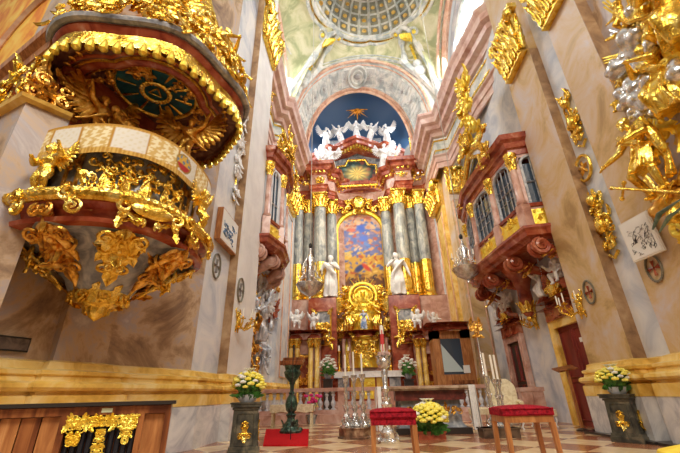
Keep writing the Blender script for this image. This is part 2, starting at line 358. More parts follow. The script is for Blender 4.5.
def figure(name, H, pose, m, robe=None, chubby=False, voxel=None, hair=True, beard=False, cloak=None, fingers=False, seed=1):
    J = dict(ADULT)
    if chubby:
        J.update(pelvis=(0, 0, .42), chest=(0, 0, .62), neck=(0, 0, .75), head=(0, -.02, .87), ls=(-.13, 0, .71), rs=(.13, 0, .71),
                 le=(-.21, -.04, .60), re=(.21, -.04, .60), lw=(-.22, -.12, .5), rw=(.22, -.12, .5), lh=(-.07, 0, .40), rh=(.07, 0, .40),
                 lk=(-.10, -.06, .23), rk=(.10, -.06, .23), la=(-.09, 0, .05), ra=(.09, 0, .05), lt=(-.10, -.08, .02), rt=(.10, -.08, .02))
    J.update(pose); P = {k: V(q)*H for k, q in J.items()}; f = (1.55 if chubby else 1.0)*H; mb = MB()
    # torso
    mb.tube([P['pelvis']-V((0, 0, .04*H)), P['pelvis'], P['pelvis'].lerp(P['chest'], .5), P['chest'], P['chest'].lerp(P['neck'], .6), P['neck']],
            [.082*f, .096*f, .080*f, .112*f, .088*f, .040*f], 12, .74, up=(0, 1, 0.01))
    limb(mb, P['chest'].lerp(P['ls'], .6), P['ls'], .056*f, .048*f); limb(mb, P['chest'].lerp(P['rs'], .6), P['rs'], .056*f, .048*f)
    hr = .068*H*(1.75 if chubby else 1); limb(mb, P['neck']-V((0, 0, .02*H)), P['head'], .034*f, .033*f)
    hd = P['head']; fw = V((hd.x-P['neck'].x, -1*H, 0)).normalized() if 'face' not in pose else V(pose['face']).normalized()
    sd = V((0, 0, 1)).cross(fw).normalized(); RF = Matrix((sd, -fw, V((0, 0, 1)))).transposed()
    mb.ball(hd, (hr*.80, hr*.92, hr*1.08), R=RF, seg=14, rings=10); mb.ball(hd+fw*hr*.28-V((0, 0, hr*.5)), (hr*.55, hr*.55, hr*.5), R=RF)
    mb.ball(hd+fw*hr*.95-V((0, 0, hr*.1)), (hr*.13, hr*.2, hr*.26), R=RF); mb.ball(hd+fw*hr*.82-V((0, 0, hr*.48)), (hr*.22, hr*.12, hr*.07), R=RF)
    for s_ in (-1, 1):
        mb.ball(hd+sd*s_*hr*.8-V((0, 0, hr*.05)), (hr*.1, hr*.2, hr*.25), R=RF); mb.ball(hd+fw*hr*.78+sd*s_*hr*.3+V((0, 0, hr*.22)), (hr*.26, hr*.12, hr*.09), R=RF)
    R = random.Random(seed)
    if hair:
        for i in range(16):
            a = R.uniform(-2.2, 2.2); e = R.uniform(-.3, 1.2); q = RF @ V((sin(a)*cos(e), cos(a)*cos(e), sin(e)))
            mb.ball(hd+V((q.x*hr*.78, q.y*hr*.78, q.z*hr*.85+hr*.18)), hr*R.uniform(.22, .36), seg=7, rings=5)
    if beard:
        for i in range(5): mb.ball(hd+fw*hr*.6-V((0, 0, hr*(.7+.17*i)))+sd*R.uniform(-.2, .2)*hr, hr*(.36-.04*i), seg=7, rings=5)
    for s_ in 'lr':
        limb(mb, P[s_+'s'], P[s_+'e'], .047*f, .037*f); limb(mb, P[s_+'e'], P[s_+'w'], .039*f, .025*f)
        d = (P[s_+'w']-P[s_+'e']).normalized(); w_ = P[s_+'w']; pal = w_+d*.035*f; mb.ball(pal, .026*f, seg=8, rings=5); ax = d.cross(V((0, 0, 1)))
        if ax.length < .1: ax = V((1, 0, 0))
        ax.normalize(); nn = 5 if fingers else 3
        for q in range(nn):
            o = ax*(.019*f)*(q-(nn-1)/2)*.62; L_ = (.052, .062, .066, .060, .046)[q]*f if nn == 5 else .055*f
            if nn == 5 and q == 0: mb.tube([pal+o*1.2-d*.012*f, pal+o*2.3+d*.012*f, pal+o*2.5+d*.030*f], [.010*f, .008*f, .006*f], 5); continue
            mb.tube([pal+o, pal+o*1.15+d*L_*.6, pal+o*1.1+d*L_-V((0, 0, L_*.35))], [.0095*f, .0085*f, .006*f], 5)
        limb(mb, P[s_+'h'], P[s_+'k'], .062*f, .044*f); limb(mb, P[s_+'k'], P[s_+'a'], .045*f, .025*f)
        limb(mb, P[s_+'a'], P[s_+'t'], .028*f, .019*f)
    if robe:
        top, bot, w0, w1 = robe; n = 16; K = 40; vs = []; c0 = P['pelvis']; c1 = (P['la']+P['ra'])/2; ph = R.uniform(0, 6)
        for j in range(n+1):
            t = j/n; z = (top+(bot-top)*t)*H; cc = V((0, 0, 0)).lerp(V((c1.x, c1.y, 0)), t) if z < c0.z else V((c0.x, c0.y, 0)); kk = P['lk'].lerp(P['rk'], .5)
            bulge = math.exp(-((z-kk.z)/(.14*H))**2); cc += V(((kk.x), (kk.y), 0))*bulge*.6
            for i in range(K):
                a = 2*pi*i/K; rr = (w0+(w1-w0)*t**.8)*H*(1+(.05+.17*t)*sin(a*7+ph+2.2*t)+.06*t*sin(a*13+ph*2))
                vs.append((cc.x+rr*cos(a), cc.y+rr*sin(a)*.78, z))
        fs = [(j*K+i, (j+1)*K+i, (j+1)*K+(i+1) % K, j*K+(i+1) % K) for j in range(n) for i in range(K)]+[tuple(range(K)), tuple(n*K+i for i in range(K-1, -1, -1))]
        mb.add(vs, fs)
    if cloak:
        for pts, r0 in cloak:
            p = [V(q)*H for q in pts]
            for o, rr in ((0, 1), (.03, .6), (-.035, .55)):
                mb.tube([q+V((o*H, -.01*H, o*.4*H)) for q in p], [r0*H*rr*(.7+.3*sin(2.1*i)) for i in range(len(p))], 8, .7)
    return remesh(mb, name, voxel or H/62, m)
def wing_mesh(name, L, m, side=1):
    """feathered wing hanging out sideways from the shoulder"""
    mb = MB()
    for row, (n, l0, y0) in enumerate(((9, .95, 0), (7, .60, -.03*L), (5, .34, -.06*L))):
        for i in range(n):
            t = i/(n-1); a = radians(66-118*t); p = V((side*(.42-.34*t)*L, y0, (.36-.26*t)*L)); ll = L*l0*(.92-.45*t)
            d = V((side*cos(a), .0, sin(a))); sw = V((0, .10*L, -.12*L))
            mb.tube([p, p+d*ll*.35+sw*.1, p+d*ll*.75+sw*.45, p+d*ll*.95+sw*.8, p+d*ll+sw], [.05*L, .075*L, .075*L, .055*L, .012*L], 6, .28, up=(0, 1, 0))
    mb.tube([(0, 0, 0), (side*.12*L, -.03*L, .18*L), (side*.3*L, -.02*L, .38*L), (side*.42*L, 0, .36*L)], [.05*L, .06*L, .05*L, .02*L], 7)
    me = mb.mesh(name); me.materials.append(m); return me
_F = {}
POSES = dict(
    saint_a=dict(kw=dict(robe=(.60, .02, .085, .15), beard=True, cloak=[([(-.12, -.06, .80), (0, -.11, .66), (.12, -.1, .52), (.13, -.02, .35), (.12, .03, .1)], .05), ([(.10, .05, .82), (.02, .1, .6), (-.05, .09, .3), (-.02, .09, .06)], .075)]),
                 pose=dict(rw=(.06, -.17, .72), re=(.20, -.05, .66), lw=(-.17, -.17, .60), le=(-.20, 0, .66), lk=(-.07, -.08, .29), head=(.02, -.03, .925))),
    saint_b=dict(kw=dict(robe=(.60, .02, .085, .15), cloak=[([(.12, -.06, .80), (0, -.11, .66), (-.12, -.1, .5), (-.15, -.04, .32), (-.14, .0, .08)], .055), ([(-.10, .05, .82), (-.02, .1, .6), (.05, .09, .3), (.02, .09, .06)], .075)]),
                 pose=dict(lw=(-.09, -.17, .76), le=(-.22, -.04, .68), rw=(.24, -.05, .50), re=(.20, .02, .66), rk=(.08, -.09, .29), head=(-.025, -.03, .925))),
    cherub_up=dict(kw=dict(chubby=True), pose=dict(rw=(.30, -.06, .95), re=(.26, -.02, .80), lw=(-.30, -.12, .62), le=(-.24, -.03, .64), lk=(-.10, -.16, .26), la=(-.13, -.02, .08), lt=(-.14, -.08, .03))),
    cherub_down=dict(kw=dict(chubby=True), pose=dict(rw=(.10, -.22, .58), re=(.24, -.08, .58), lw=(-.30, -.12, .82), le=(-.27, -.02, .70))),
    cherub_sit=dict(kw=dict(chubby=True), pose=dict(lk=(-.12, -.24, .42), rk=(.12, -.25, .40), la=(-.13, -.24, .19), ra=(.10, -.18, .16), lt=(-.14, -.33, .15), rt=(.11, -.27, .12), rw=(.30, -.16, .72), re=(.25, -.05, .62), lw=(-.22, -.2, .50))),
    angel_kneel=dict(kw=dict(robe=(.60, .02, .09, .17), cloak=[([(-.12, -.05, .80), (0, -.11, .64), (.13, -.06, .5)], .045)]),
                     pose=dict(lw=(-.04, -.24, .74), rw=(.02, -.24, .75), le=(-.16, -.12, .66), re=(.16, -.12, .66), lk=(-.08, -.2, .30), rk=(.08, -.02, .14), ra=(.08, .16, .06), la=(-.08, -.12, .05), head=(0, -.05, .925))),
    angel_fly=dict(kw=dict(robe=(.58, .10, .085, .13), cloak=[([(.13, -.05, .8), (0, -.12, .62), (-.16, -.02, .5), (-.3, .05, .42)], .045)]),
                   pose=dict(lw=(-.30, -.16, .98), le=(-.23, -.07, .84), rw=(.33, -.10, .78), re=(.22, -.06, .72), lk=(-.06, -.12, .32), rk=(.10, .04, .30), la=(-.05, .08, .14), ra=(.2, .16, .12), lt=(-.06, .12, .07), rt=(.24, .2, .06), head=(-.03, -.03, .925))),
)
def fig(kind, H, m, lod=62):
    key = (kind, m.name, lod)
    if key not in _F:
        p = POSES[kind]; _F[key] = figure(kind, 1.0, p['pose'], m, voxel=1.0/lod, seed=hash(kind) % 7 if False else len(kind), **p['kw'])
    return _F[key], H
def sculpture(name, kind, H, m, loc, rz, parent=None, wings=True, tilt=(0, 0), mirror=False, lod=62, part='figure'):
    """adds figure and wings as parts of parent, or (parent None) returns the figure object only"""
    me, _ = fig(kind, H, m, lod); rot = (tilt[0], tilt[1], rz); sc = (-H if mirror else H, H, H)
    o = link(part, me, parent, loc, rot, sc)
    if wings:
        for s_ in (-1, 1):
            k = ('wing', m.name, s_)
            if k not in _F: _F[k] = wing_mesh('wing', .5, m, s_)
            link('wing', _F[k], o, (s_*.04, .07, .62 if 'cherub' in kind else .72), None, (.9 if 'cherub' in kind else 1.15)*(.72 if m.name == 'white_stucco' else 1))
    return o
def statue(name, label, cat, kind, H, m, loc, rz, wings=False, tilt=(0, 0), mirror=False, group=None, lod=62):
    t = thing(name, label, cat, loc, rz, group); sculpture(name, kind, H, m, (0, 0, 0), 0, t, wings, tilt, mirror, lod); return t
# ================================================================== STRUCTURE
mb = MB(); mb.b2((-9, -2.5, -.2), (9, 30, 0)); fl = struct(mb.build('floor', FLOOR, smooth=0))

UL = V((-.334, -.943, 0)); NL = V((.943, -.334, 0)); EL = V((-3.85, 8.5, 0))     # pulpit pier wall: direction, outward normal, far corner
def lw(t, out=0.0): return EL + UL*t + NL*out
def onL(px, py, out=0.0):
    v = ray(px, py); P0 = EL+NL*out; t = NL.dot(P0)/NL.dot(v); return V((0, 0, CH))+v*t
tL = lambda px, py: (onL(px, py)-EL).dot(UL)
t_a, t_b = tL(52, 345), tL(104, 345)
# plan outline of the left walls, near to far
wallL = [tuple(lw(4.55).xy), tuple(lw(t_a).xy), tuple(lw(t_a, .14).xy), tuple(lw(t_b, .14).xy), tuple(lw(t_b, .02).xy), tuple(lw(.06, .02).xy), (-3.85, 8.5), (-3.85, 10.1), (-3.6, 10.1), (-3.6, 12.2), (-4.9, 12.2), (-4.9, 16.2),
         (-4.3, 16.2), (-4.3, 17.8), (-4.1, 17.8), (-4.1, 21.4), (-4.9, 21.6), (-4.9, 24)]
pier = wallL[:11]; T = 17.0
def solid(name, m, poly, z0, z1): 
    a = MB(); a.prism(poly, z0, z1); return struct(a.build(name, m, smooth=0))
solid('wall_left', WALLM, [p for p in pier[:7]]+[(-4.6, 8.5), tuple(lw(3.2, -1.2).xy), tuple(lw(4.4, -1.2).xy)], 0, 22)
solid('wall_left', PALEM, [(-3.85, 8.5), (-3.85, 10.1), (-4.8, 10.1), (-4.8, 8.5)], 0, 22)
solid('wall_left', DAYLIT_WHITE, [(-3.6, 10.1), (-3.6, 12.2), (-5.3, 12.2), (-5.3, 10.1)], 0, 22)  # falling daylight put into the white colour of this pilaster
solid('wall_left', PALEM, [(-4.9, 12.2), (-4.9, 16.2), (-5.4, 16.2), (-5.4, 12.2)], 0, 17)
solid('wall_left', PALEM, [(-4.3, 16.2), (-4.3, 17.8), (-5.4, 17.8), (-5.4, 16.2)], 0, 17)
solid('wall_left', PALEM, [(-4.1, 17.8), (-4.1, 21.4), (-5.4, 21.4), (-5.4, 17.8)], 0, 17)
# right, far to near
wallR = [(5.9, 24), (5.9, 21.8), (5.15, 21.8), (5.15, 19.8), (5.35, 19.8), (5.35, 18.6), (6.3, 18.6), (6.3, 10.1), (5.65, 10.1), (5.65, 8.45), (5.92, 8.45), (5.92, 7.5), (5.7, 7.5), (5.7, 6.3), (5.98, 6.3), (5.98, -1)]
solid('wall_right', OCHRE, [(5.15, 19.8), (5.15, 21.8), (6.8, 21.8), (6.8, 19.8)], 0, 17)
solid('wall_right', PILM, [(5.35, 18.6), (5.35, 19.8), (6.8, 19.8), (6.8, 18.6)], 0, 17)
solid('wall_right', PALEM, [(6.3, 10.1), (6.3, 18.6), (6.9, 18.6), (6.9, 10.1)], 0, 17)
solid('wall_right', PILM, [(5.65, 10.1), (7, 10.1), (7, 8.45), (5.65, 8.45)], 0, 18)
solid('wall_right', PALEM, [(5.92, 8.45), (7, 8.45), (7, 7.5), (5.92, 7.5)], 0, 18)
solid('wall_right', PILM, [(5.7, 7.5), (7, 7.5), (7, 6.3), (5.7, 6.3)], 0, 18)
solid('wall_right', WALLM, [(5.98, 6.3), (7, 6.3), (7, -1), (5.98, -1)], 0, 18)
# plinths
BASE = [(.02, 0), (.30, 0), (.30, .80), (.02, .80)]
OCP = [(.0, .80), (.31, .80), (.31, 1.02), (.25, 1.04), (.25, 1.07), (.34, 1.09), (.37, 1.13), (.36, 1.18), (.31, 1.21), (.22, 1.22), (.20, 1.29), (.24, 1.31), (.24, 1.36), (.12, 1.39), (.09, 1.46), (.09, 1.49), (0, 1.52)]
for nm, path in (('left', pier), ('left', wallL[12:16]), ('right', wallR[2:6]), ('right', wallR[8:])):
    a = MB(); a.sweep(path, BASE); struct(a.build('baseboard_'+nm, WHITEM, smooth=0))
    a = MB(); a.sweep(path, OCP); struct(a.build('trim_1' if nm == 'left' else 'trim_2', OCHRE, smooth=25))
a = MB(); a.sweep([(5.98, 10.4), (5.65, 10.1), (5.65, 8.45), (5.92, 8.45), (5.92, 7.5), (5.7, 7.5), (5.7, 6.3), (5.98, 6.3), (5.98, 4)], [(.3, 0), (.46, 0), (.46, .05), (.3, .05)]); struct(a.build('trim_base_shade', DARK, smooth=0))  # dark strip standing in for the shadow along the wall foot
# brown strips at pilaster steps: shadow painted on the right, tan edging on left
for nm, (xa_, ya_), (xb_, yb_), zt_ in (('trim_edge_shade', (5.65, 8.45), (5.92, 8.45), 10.75), ('trim_edge_shade', (5.7, 6.3), (5.98, 6.3), 18), ('trim_edge_shade', (-3.85, 10.1), (-3.6, 10.1), 22)):
    a = MB(); a.b2((xa_, ya_-.012, 1.5), (xb_, yb_, zt_)); struct(a.build(nm, BROWN_SHADEM, smooth=0))
# entablatures
ENT = [(0, 13.0), (.10, 13.0), (.10, 13.35), (.16, 13.38), (.16, 13.7), (.26, 13.78), (.26, 13.86), (.08, 13.92), (.08, 15.1), (.2, 15.2), (.28, 15.4), (.55, 15.5), (.6, 15.75), (.82, 15.85), (.86, 16.2), (.98, 16.35), (1.0, 16.5), (0, 16.62)]
pR = [(5.9, 23.6), (5.0, 21.9), (5.0, 18.5), (5.75, 18.3), (6.1, 14), (6.6, 11.6), (7.6, 10.6)]
pL = [(-4.6, 11.9), (-4.4, 12.3), (-4.55, 16.1), (-4.2, 16.3), (-4.05, 21.5), (-4.9, 23.6)]
def clip(prof, z0, z1): return [(0, z0)]+[(o, z) for o, z in prof[1:-1] if z0 <= z <= z1]+[(0, z1)]
for nm, path in (('trim_4', pR), ('trim_5', pL)):
    for z0, z1, m in ((13.0, 13.9, ENTM), (13.9, 15.15, VAULTG), (15.15, 16.6, ENTM)):
        a = MB(); a.sweep(path, clip(ENT, z0, z1)); struct(a.build(nm, m, smooth=20))
    a = MB(); a.sweep(path, [(.09, 14.15), (.13, 14.15), (.13, 14.25), (.09, 14.25)]); a.sweep(path, [(.09, 14.85), (.13, 14.85), (.13, 14.95), (.09, 14.95)]); struct(a.build(nm, GOLD, smooth=0))

# clerestory walls with their windows
def lunette(xw, side, y0, y1, n, mwall):
    a = MB(); zs, za = 16.6, 23.0; yc = (y0+y1)/2; hy = (y1-y0)/2
    a.grid(lambda u, v: (xw, y0+(y1-y0)*u, zs+(1.6+(za-zs-1.6)*sqrt(max(0, 1-(2*u-1)**2)))*v), 24, 6, (side*.3, 0, 0)); struct(a.build('wall_'+('right' if side > 0 else 'left'), mwall, smooth=0))
    g = MB(); xq = xw-side*.03
    g.grid(lambda u, v: (xq, yc-hy*.62+hy*1.24*u, zs+.5+(.6+3.6*sqrt(max(0, 1-((2*u-1)*.98)**2)))*v), 20, 4, (-side*.02, 0, 0)); wd = struct(g.build('window_%d' % n, SKYW, smooth=0))
    f = MB(); pts = [(xq-side*.05, yc+hy*.64*q, zs+.5+.6+3.65*sqrt(max(0, 1-(q*.98)**2))) for q in [i/12 for i in range(-12, 13)]]
    f.tube([(xq-side*.05, yc-hy*.64, zs+.5)]+pts+[(xq-side*.05, yc+hy*.64, zs+.5), (xq-side*.05, yc-hy*.63, zs+.45)], .13, 6)
    for q in (-.33, 0, .33): f.tube([(xq-side*.04, yc+hy*.62*q*1.4, zs+.5), (xq-side*.04, yc+hy*.62*q*1.4, zs+1.1+3.5*sqrt(1-(q*1.4)**2))], .035, 4)
    for zz in (1.6, 2.6, 3.6): f.tube([(xq-side*.04, yc-hy*.5, zs+zz), (xq-side*.04, yc+hy*.5, zs+zz)], .03, 4)
    f.build('window_frame', VAULTG, wd)
lunette(6.7, 1, 10.2, 18.8, 1, PALEM); lunette(-5.3, -1, 10.2, 18.8, 2, PALEM)

# pendentive vault with cupola
CX, CY, RR = 1.5, 14.5, 3.55; BX, BY, HX, HY = .75, 14.5, 5.6, 4.55; ZS, ZA, ZR = 16.6, 23.0, 24.1
def bnd(a):
    c, s = cos(a), sin(a); k = 1/max(abs(c), abs(s)); q = min(abs(c), abs(s))*k
    return V((BX+HX*c*k, BY+HY*s*k, ZS+(ZA-ZS)*sqrt(max(0, 1-q*q))))
def vault(a, v):
    p = bnd(a); r = V((CX+RR*cos(a), CY+RR*sin(a), ZR)); q = p.lerp(r, v); q.z += .9*sin(pi*v)*(.35+.65*min(1, (ZR-p.z)/6)); return q
a = MB(); a.grid(lambda u, v: vault(pi/4+2*pi*u, v), 120, 14); ceil = struct(a.build('ceiling', VAULT, smooth=60))
# rim cornice of the cupola, lobed like the painted opening
a = MB(); pts = []
for i in range(97):
    t = 2*pi*i/96; r = RR+.02+.22*abs(sin(4*t))**.6; pts.append((CX+r*cos(t), CY+r*sin(t), ZR-.02))
a.tube(pts, .15, 6); a.tube([(x+(x-CX)*.10, y+(y-CY)*.10, z-.16) for x, y, z in pts], .11, 6); a.build('rim_moulding', VAULTG, ceil)
a = MB(); a.tube([(x+(x-CX)*.05, y+(y-CY)*.05, z-.12) for x, y, z in pts], .04, 5); a.build('rim_fillet', GOLD, ceil)
DH = 3.4
def dome(a, e): return V((CX+RR*cos(a)*cos(e), CY+RR*sin(a)*cos(e), ZR+DH*sin(e)))
cupm = noisy('cupola_paint', [(.3, (.20, .20, .15)), (.6, (.36, .35, .26)), (.8, (.5, .47, .34))], 1.2, .6)
a = MB(); a.grid(lambda u, v: dome(2*pi*u, v*pi/2*.97), 72, 20); cup = struct(a.build('ceiling', cupm, smooth=60))
a = MB(); NM = 28; ES = [0.02, .27, .52, .77, 1.0, 1.2, 1.36]
for i in range(NM): a.tube([dome(2*pi*i/NM, e*1.36) for e in [k/12 for k in range(13)]], [.13-.07*k/12 for k in range(13)], 4)
for e in ES: a.tube([dome(2*pi*i/64, e) for i in range(65)], .09*cos(e)**.5, 4)
a.build('coffer_rib', VAULTG, cup)
a = MB()
for j in range(len(ES)-1):
    e = (ES[j]+ES[j+1])/2
    for i in range(NM):
        t = 2*pi*(i+.5)/NM; p = dome(t, e)*.985+V((CX, CY, ZR))*.015; s = .15*cos(e)
        a.ball(p, (s*1.2, s*1.2, s*.6), seg=8, rings=5)
g_ = a.build('rosette', OCHRE, cup); g_['kind'] = 'stuff'
# front arch of the chancel: soffit with coffers, coral edge bands
def arch(q, Y0, cx, hw, z0, rise):
    a_ = pi*(1-q); return V((cx+hw*cos(a_), Y0, z0+rise*max(0, sin(a_))**.78))
A1 = (19.05, .62, 4.65, 16.6, 6.35)
pin = onY(362, 91, 21.6); spl = onY(305, 152, 21.6); spr = onY(415, 152, 21.6)
A2 = (21.6, (spl.x+spr.x)/2, (spr.x-spl.x)/2, 15.6, pin.z-15.6)
def soff(u, v):
    p = arch(u, *A1); q = arch(u, *A2); return p.lerp(q, v)
a = MB(); a.grid(soff, 48, 6); sf = struct(a.build('ceiling', VAULTG, smooth=60))
a = MB()
for v_, r_, in ((.0, .11), (.13, .05), (.86, .05), (1.0, .09)): a.tube([soff(i/48, v_) for i in range(49)], r_, 6)
a.build('arch_band', CORAL, sf)
a = MB(); b = MB(); n_ = 15
for i in range(n_):
    u0, u1 = (i+.14)/n_, (i+.86)/n_
    ctr = V((A1[1], 0, 16))
    if i == n_//2:
        ring = []
        for k in range(25):
            t = 2*pi*k/24; p = soff((i+.5)/n_+.047*cos(t), .5+.36*sin(t)); ring.append(p+(ctr-p).normalized()*V((1, 0, 1)).length*.0+V((0, 0, -.06)))
        a.tube(ring, .09, 5); a.tube([soff((i+.5)/n_+.03*cos(2*pi*k/16), .5+.22*sin(2*pi*k/16))+V((0, 0, -.08)) for k in range(17)], .07, 5); b.ball(soff((i+.5)/n_, .5), (.28, .28, .12)); continue
    P = [soff(u, v) for u, v in ((u0, .22), (u1, .22), (u1, .78), (u0, .78), (u0, .22))]
    a.tube(P, .05, 4)
    c_ = soff((u0+u1)/2, .5)
    for k in range(6):
        t = pi*k/6; d = (soff((u0+u1)/2+.018*cos(t), .5+.2*sin(t))-c_); b.tube([c_-d, c_+d], [.02, .05][0:1]*2, 4)
    b.ball(c_, .12, seg=7, rings=5)
a.build('coffer_frame', VAULTG, sf); b.build('rosette', noisy('grey_rosette', [(.3, (.36, .35, .33)), (.7, (.55, .52, .48))], 5, .6), sf)
# spandrel wall between vault edge and soffit edge + side piers above the cornice
a = MB(); a.grid(lambda u, v: (lambda p, q: p.lerp(q, v))(bnd(pi/4+pi/2*(1-u)) if True else 0, arch(u, *A1)), 48, 3); struct(a.build('wall_front', VAULTG, smooth=60))
for sx_, nm in ((1, 'right'), (-1, 'left')):
    a = MB(); pts = [V((BX+sx_*(HX-.05), BY+HY*q, ZS+(ZA-ZS)*sqrt(max(0, 1-q*q)))) for q in [i/24 for i in range(-24, 25)]]
    a.tube(pts, .22, 6); a.tube([p+V((-sx_*.45, 0, .1)) for p in pts], .1, 5); struct(a.build('trim_6', CORAL))
# painted consoles rising up the pendentives, with gilt flutes
cons = MB(); flut = MB()
for ang in (pi/4+.13, 3*pi/4-.10):
    def cp(v, off=0.0, lift=.12):
        p = vault(ang+off, v); c_ = V((CX, CY, 17)); return p+(c_-p).normalized()*lift
    for off in (-.10, .10): cons.tube([cp(.10+.78*i/10, 1.3*off*(1-.35*i/10)) for i in range(11)], [.19+.07*sin(i*1.3) for i in range(11)], 7)
    cons.tube([cp(.16, .16), cp(.06, .1), cp(.04, 0), cp(.06, -.1), cp(.16, -.16)], .26, 6); cons.ball(cp(.12, 0), (.5, .4, .5)); cons.ball(cp(.22, 0), (.35, .3, .35)); cons.tube([cp(.88, .09), cp(.95, 0), cp(.88, -.09)], .16, 6)
    for off in (-.15, .15):
        c0 = cp(.80, off); d1 = (cp(.80, off+.05)-c0); d2 = (cp(.88, off)-c0).normalized()*d1.length
        for tn in (1,): cons.tube([c0+(d1*cos(t*.5)+d2*sin(t*.5))*(1.6-.09*t) for t in range(15)], .10, 5)
        flut.ball(c0, .17)
    for k in (-2, -1, 0, 1, 2): flut.tube([cp(.62, k*.022, .25), cp(.70, k*.032, .38), cp(.80, k*.036, .3)], [.05, .12, .11], 6)
    for k in range(7): flut.ball(cp(.24+.045*k, 0, .18), (.11, .11, .16), seg=7, rings=5)
for v_, r_ in ((.07, .10), (.15, .05)):
    for a0_, a1_ in ((pi/4+.16, 3*pi/4-.16), (-pi/4+.14, pi/4-.16), (3*pi/4+.16, 5*pi/4-.14)):
        cons.tube([vault(a0_+(a1_-a0_)*i/40, v_+.10*abs(2*i/40-1)**6)-V((0, 0, .05)) for i in range(41)], r_, 5)
cons.build('console', VAULTG, ceil); flut.build('gilt_fluting', GOLDB, ceil)

# ---- apse: curved wall, half dome with its night-blue fresco
ax = A2[1]; AR = 4.7
ap = [(ax-5.1, 21.5)]+[(ax-4.8*cos(t), 22.6+4.6*sin(t)) for t in [pi*i/16 for i in range(17)]]+[(ax+5.1, 21.5)]
a = MB(); a.grid(lambda u, v: (lambda i, f: (ap[i][0]+(ap[i+1][0]-ap[i][0])*f, ap[i][1]+(ap[i+1][1]-ap[i][1])*f, 18.7*v))(min(int(u*18), 17), u*18-min(int(u*18), 17)), 54, 4)
struct(a.build('wall_back', PALEM, smooth=40))
a = MB(); Rx, Rz, Ry = A2[2]+.35, A2[4]+.15, 5.0
a.grid(lambda u, v: (ax+Rx*cos(pi*(1-u)), 21.55+Ry*sin(pi*(1-u))*cos(v*pi/2), 15.6+Rz*(sin(v*pi/2)) if True else 0) if False else
       (ax-Rx*cos(pi*u), 21.55+Ry*sin(pi*u)*cos(v*pi/2*.999), 15.6+Rz*sin(v*pi/2)*(sin(pi*u)**.0 if True else 1)) if False else
       (ax-Rx*cos(pi*u), 21.55+Ry*sin(pi*u)*cos(pi/2*v), 18.5+(Rz-2.9)*(max(0, sin(pi*u))**.5)*sin(pi/2*v)), 48, 16)
hd = struct(a.build('ceiling', PAINTW, smooth=70)); RN = random.Random(5)
cl = [(RN.uniform(-4, 5), RN.uniform(16, 23), RN.uniform(.5, 1.3)) for _ in range(26)]
def nightblue(p):
    r, g, b = .014, .085, .22; k = 0
    for x, z, s in cl: k += math.exp(-(((p.x-x)/(s*1.7))**2+((p.z-z)/(s*.6))**2))*.22
    k = min(k, .5); r += k*.25; g += k*.28; b += k*.28
    if p.z < 18.75: t = min(1, (18.75-p.z)/.2); r, g, b = r+(.52-r)*t, g+(.50-g)*t, b+(.42-b)*t
    return r, g, b
colour(hd, nightblue)
a = MB(); a.grid(lambda u, v: (lambda p: (p.x, 21.5-.25*v, p.z))(arch(u, A2[0], A2[1], A2[2]*1.0, A2[3], A2[4])), 40, 1, (0, .1, .35)); a.tube([arch(i/40, 21.55, ax, A2[2]-.08, 15.6, A2[4]-.08) for i in range(41)], .10, 6); struct(a.build('trim_7', CORAL))
# gilded star on the half dome
st = MB(); yy = 21.7
while yy < 26.4:
    q_ = onY(357, 110, yy); k_ = (q_.z-18.5)/(Rz-2.9)
    if k_ < 1 and q_.y > 21.55+Ry*sqrt(max(0, 1-k_*k_))-.25: break
    yy += .05
sc_ = onY(357, 110, yy)

for k in range(16):
    t = 2*pi*k/16; L_ = 1.25 if k % 2 == 0 else .75
    d = V((cos(t), -.25*sin(t)*0, sin(t))); s_ = V((-sin(t), 0, cos(t)))*.07
    st.add([sc_+s_*1.5, sc_-s_*1.5, sc_+d*L_, sc_+V((0, -.12, 0))], [(0, 1, 3), (1, 2, 3), (2, 0, 3), (0, 2, 1)])
st.ball(sc_, (.2, .12, .2)); tag(st.build('gilded_star', BRONZE_GOLD, smooth=0), 'gilded star burst on the dark blue half dome above the white angels', 'star')
# apse windows
for sx_, px, n in ((1, 421, 3), (-1, 303, 4)):
    p = onY(px, 148, 22.9); g = MB()
    if sx_ > 0:
        g.grid(lambda u, v: (p.x-.75+1.2*u, 22.6+.35*u*-1, 15.3+3.6*v*(.82+.18*sin(pi*u))), 8, 6, (0, -.04, 0)); wdn = struct(g.build('window_%d' % n, SKYW, smooth=0))
        f = MB(); f.tube([(p.x-.8, 22.5, 15.2), (p.x-.8, 22.5, 18.4), (p.x-.3, 22.3, 19.0), (p.x+.4, 22.15, 18.3), (p.x+.5, 22.1, 15.2)], .12, 6); f.build('window_frame', GOLD, wdn)

# giant pilaster capitals (structure of the piers)
def flatcap(name, M, w, d, h, m, label):
    a = MB(); a.M = M; flat_capital(a, w, d, h); o = a.build(name, m, smooth=50); return tag(o, label, 'capital', 'gilded pilaster capitals')
frR = lambda x, y, z: frame((x, y, z), (0, -1, 0), (0, 0, 1))          # right wall: faces -X
frL = lambda x, y, z: frame((x, y, z), (0, 1, 0), (0, 0, 1))           # left wall: faces +X
flatcap('pilaster_capital', frR(5.65, 9.20, 10.75), 1.42, .22, 2.1, GOLD, 'gilded capital on the front pilaster of the right pier, lower of the two')
flatcap('pilaster_capital', frR(5.7, 6.9, 10.25), 1.15, .2, 2.1, GOLD, 'gilded capital cut by the top edge, on the wider right pilaster')
flatcap('pilaster_capital', frR(5.15, 20.8, 11.3), 2.1, .3, 1.7, GOLD, 'gilded capital on the right chancel pilaster beside the altar columns')
flatcap('pilaster_capital', frame((5.85, 18.6, 11.3), (1, 0, 0), (0, 0, 1)), 1.0, .25, 1.7, GOLD, 'gilded capital on the camera side of the right chancel pier')
flatcap('pilaster_capital', frL(-3.6, 11.15, 14.6), 1.9, .16, 2.3, GOLD, 'gilded capital high on the white pilaster right of the pulpit')
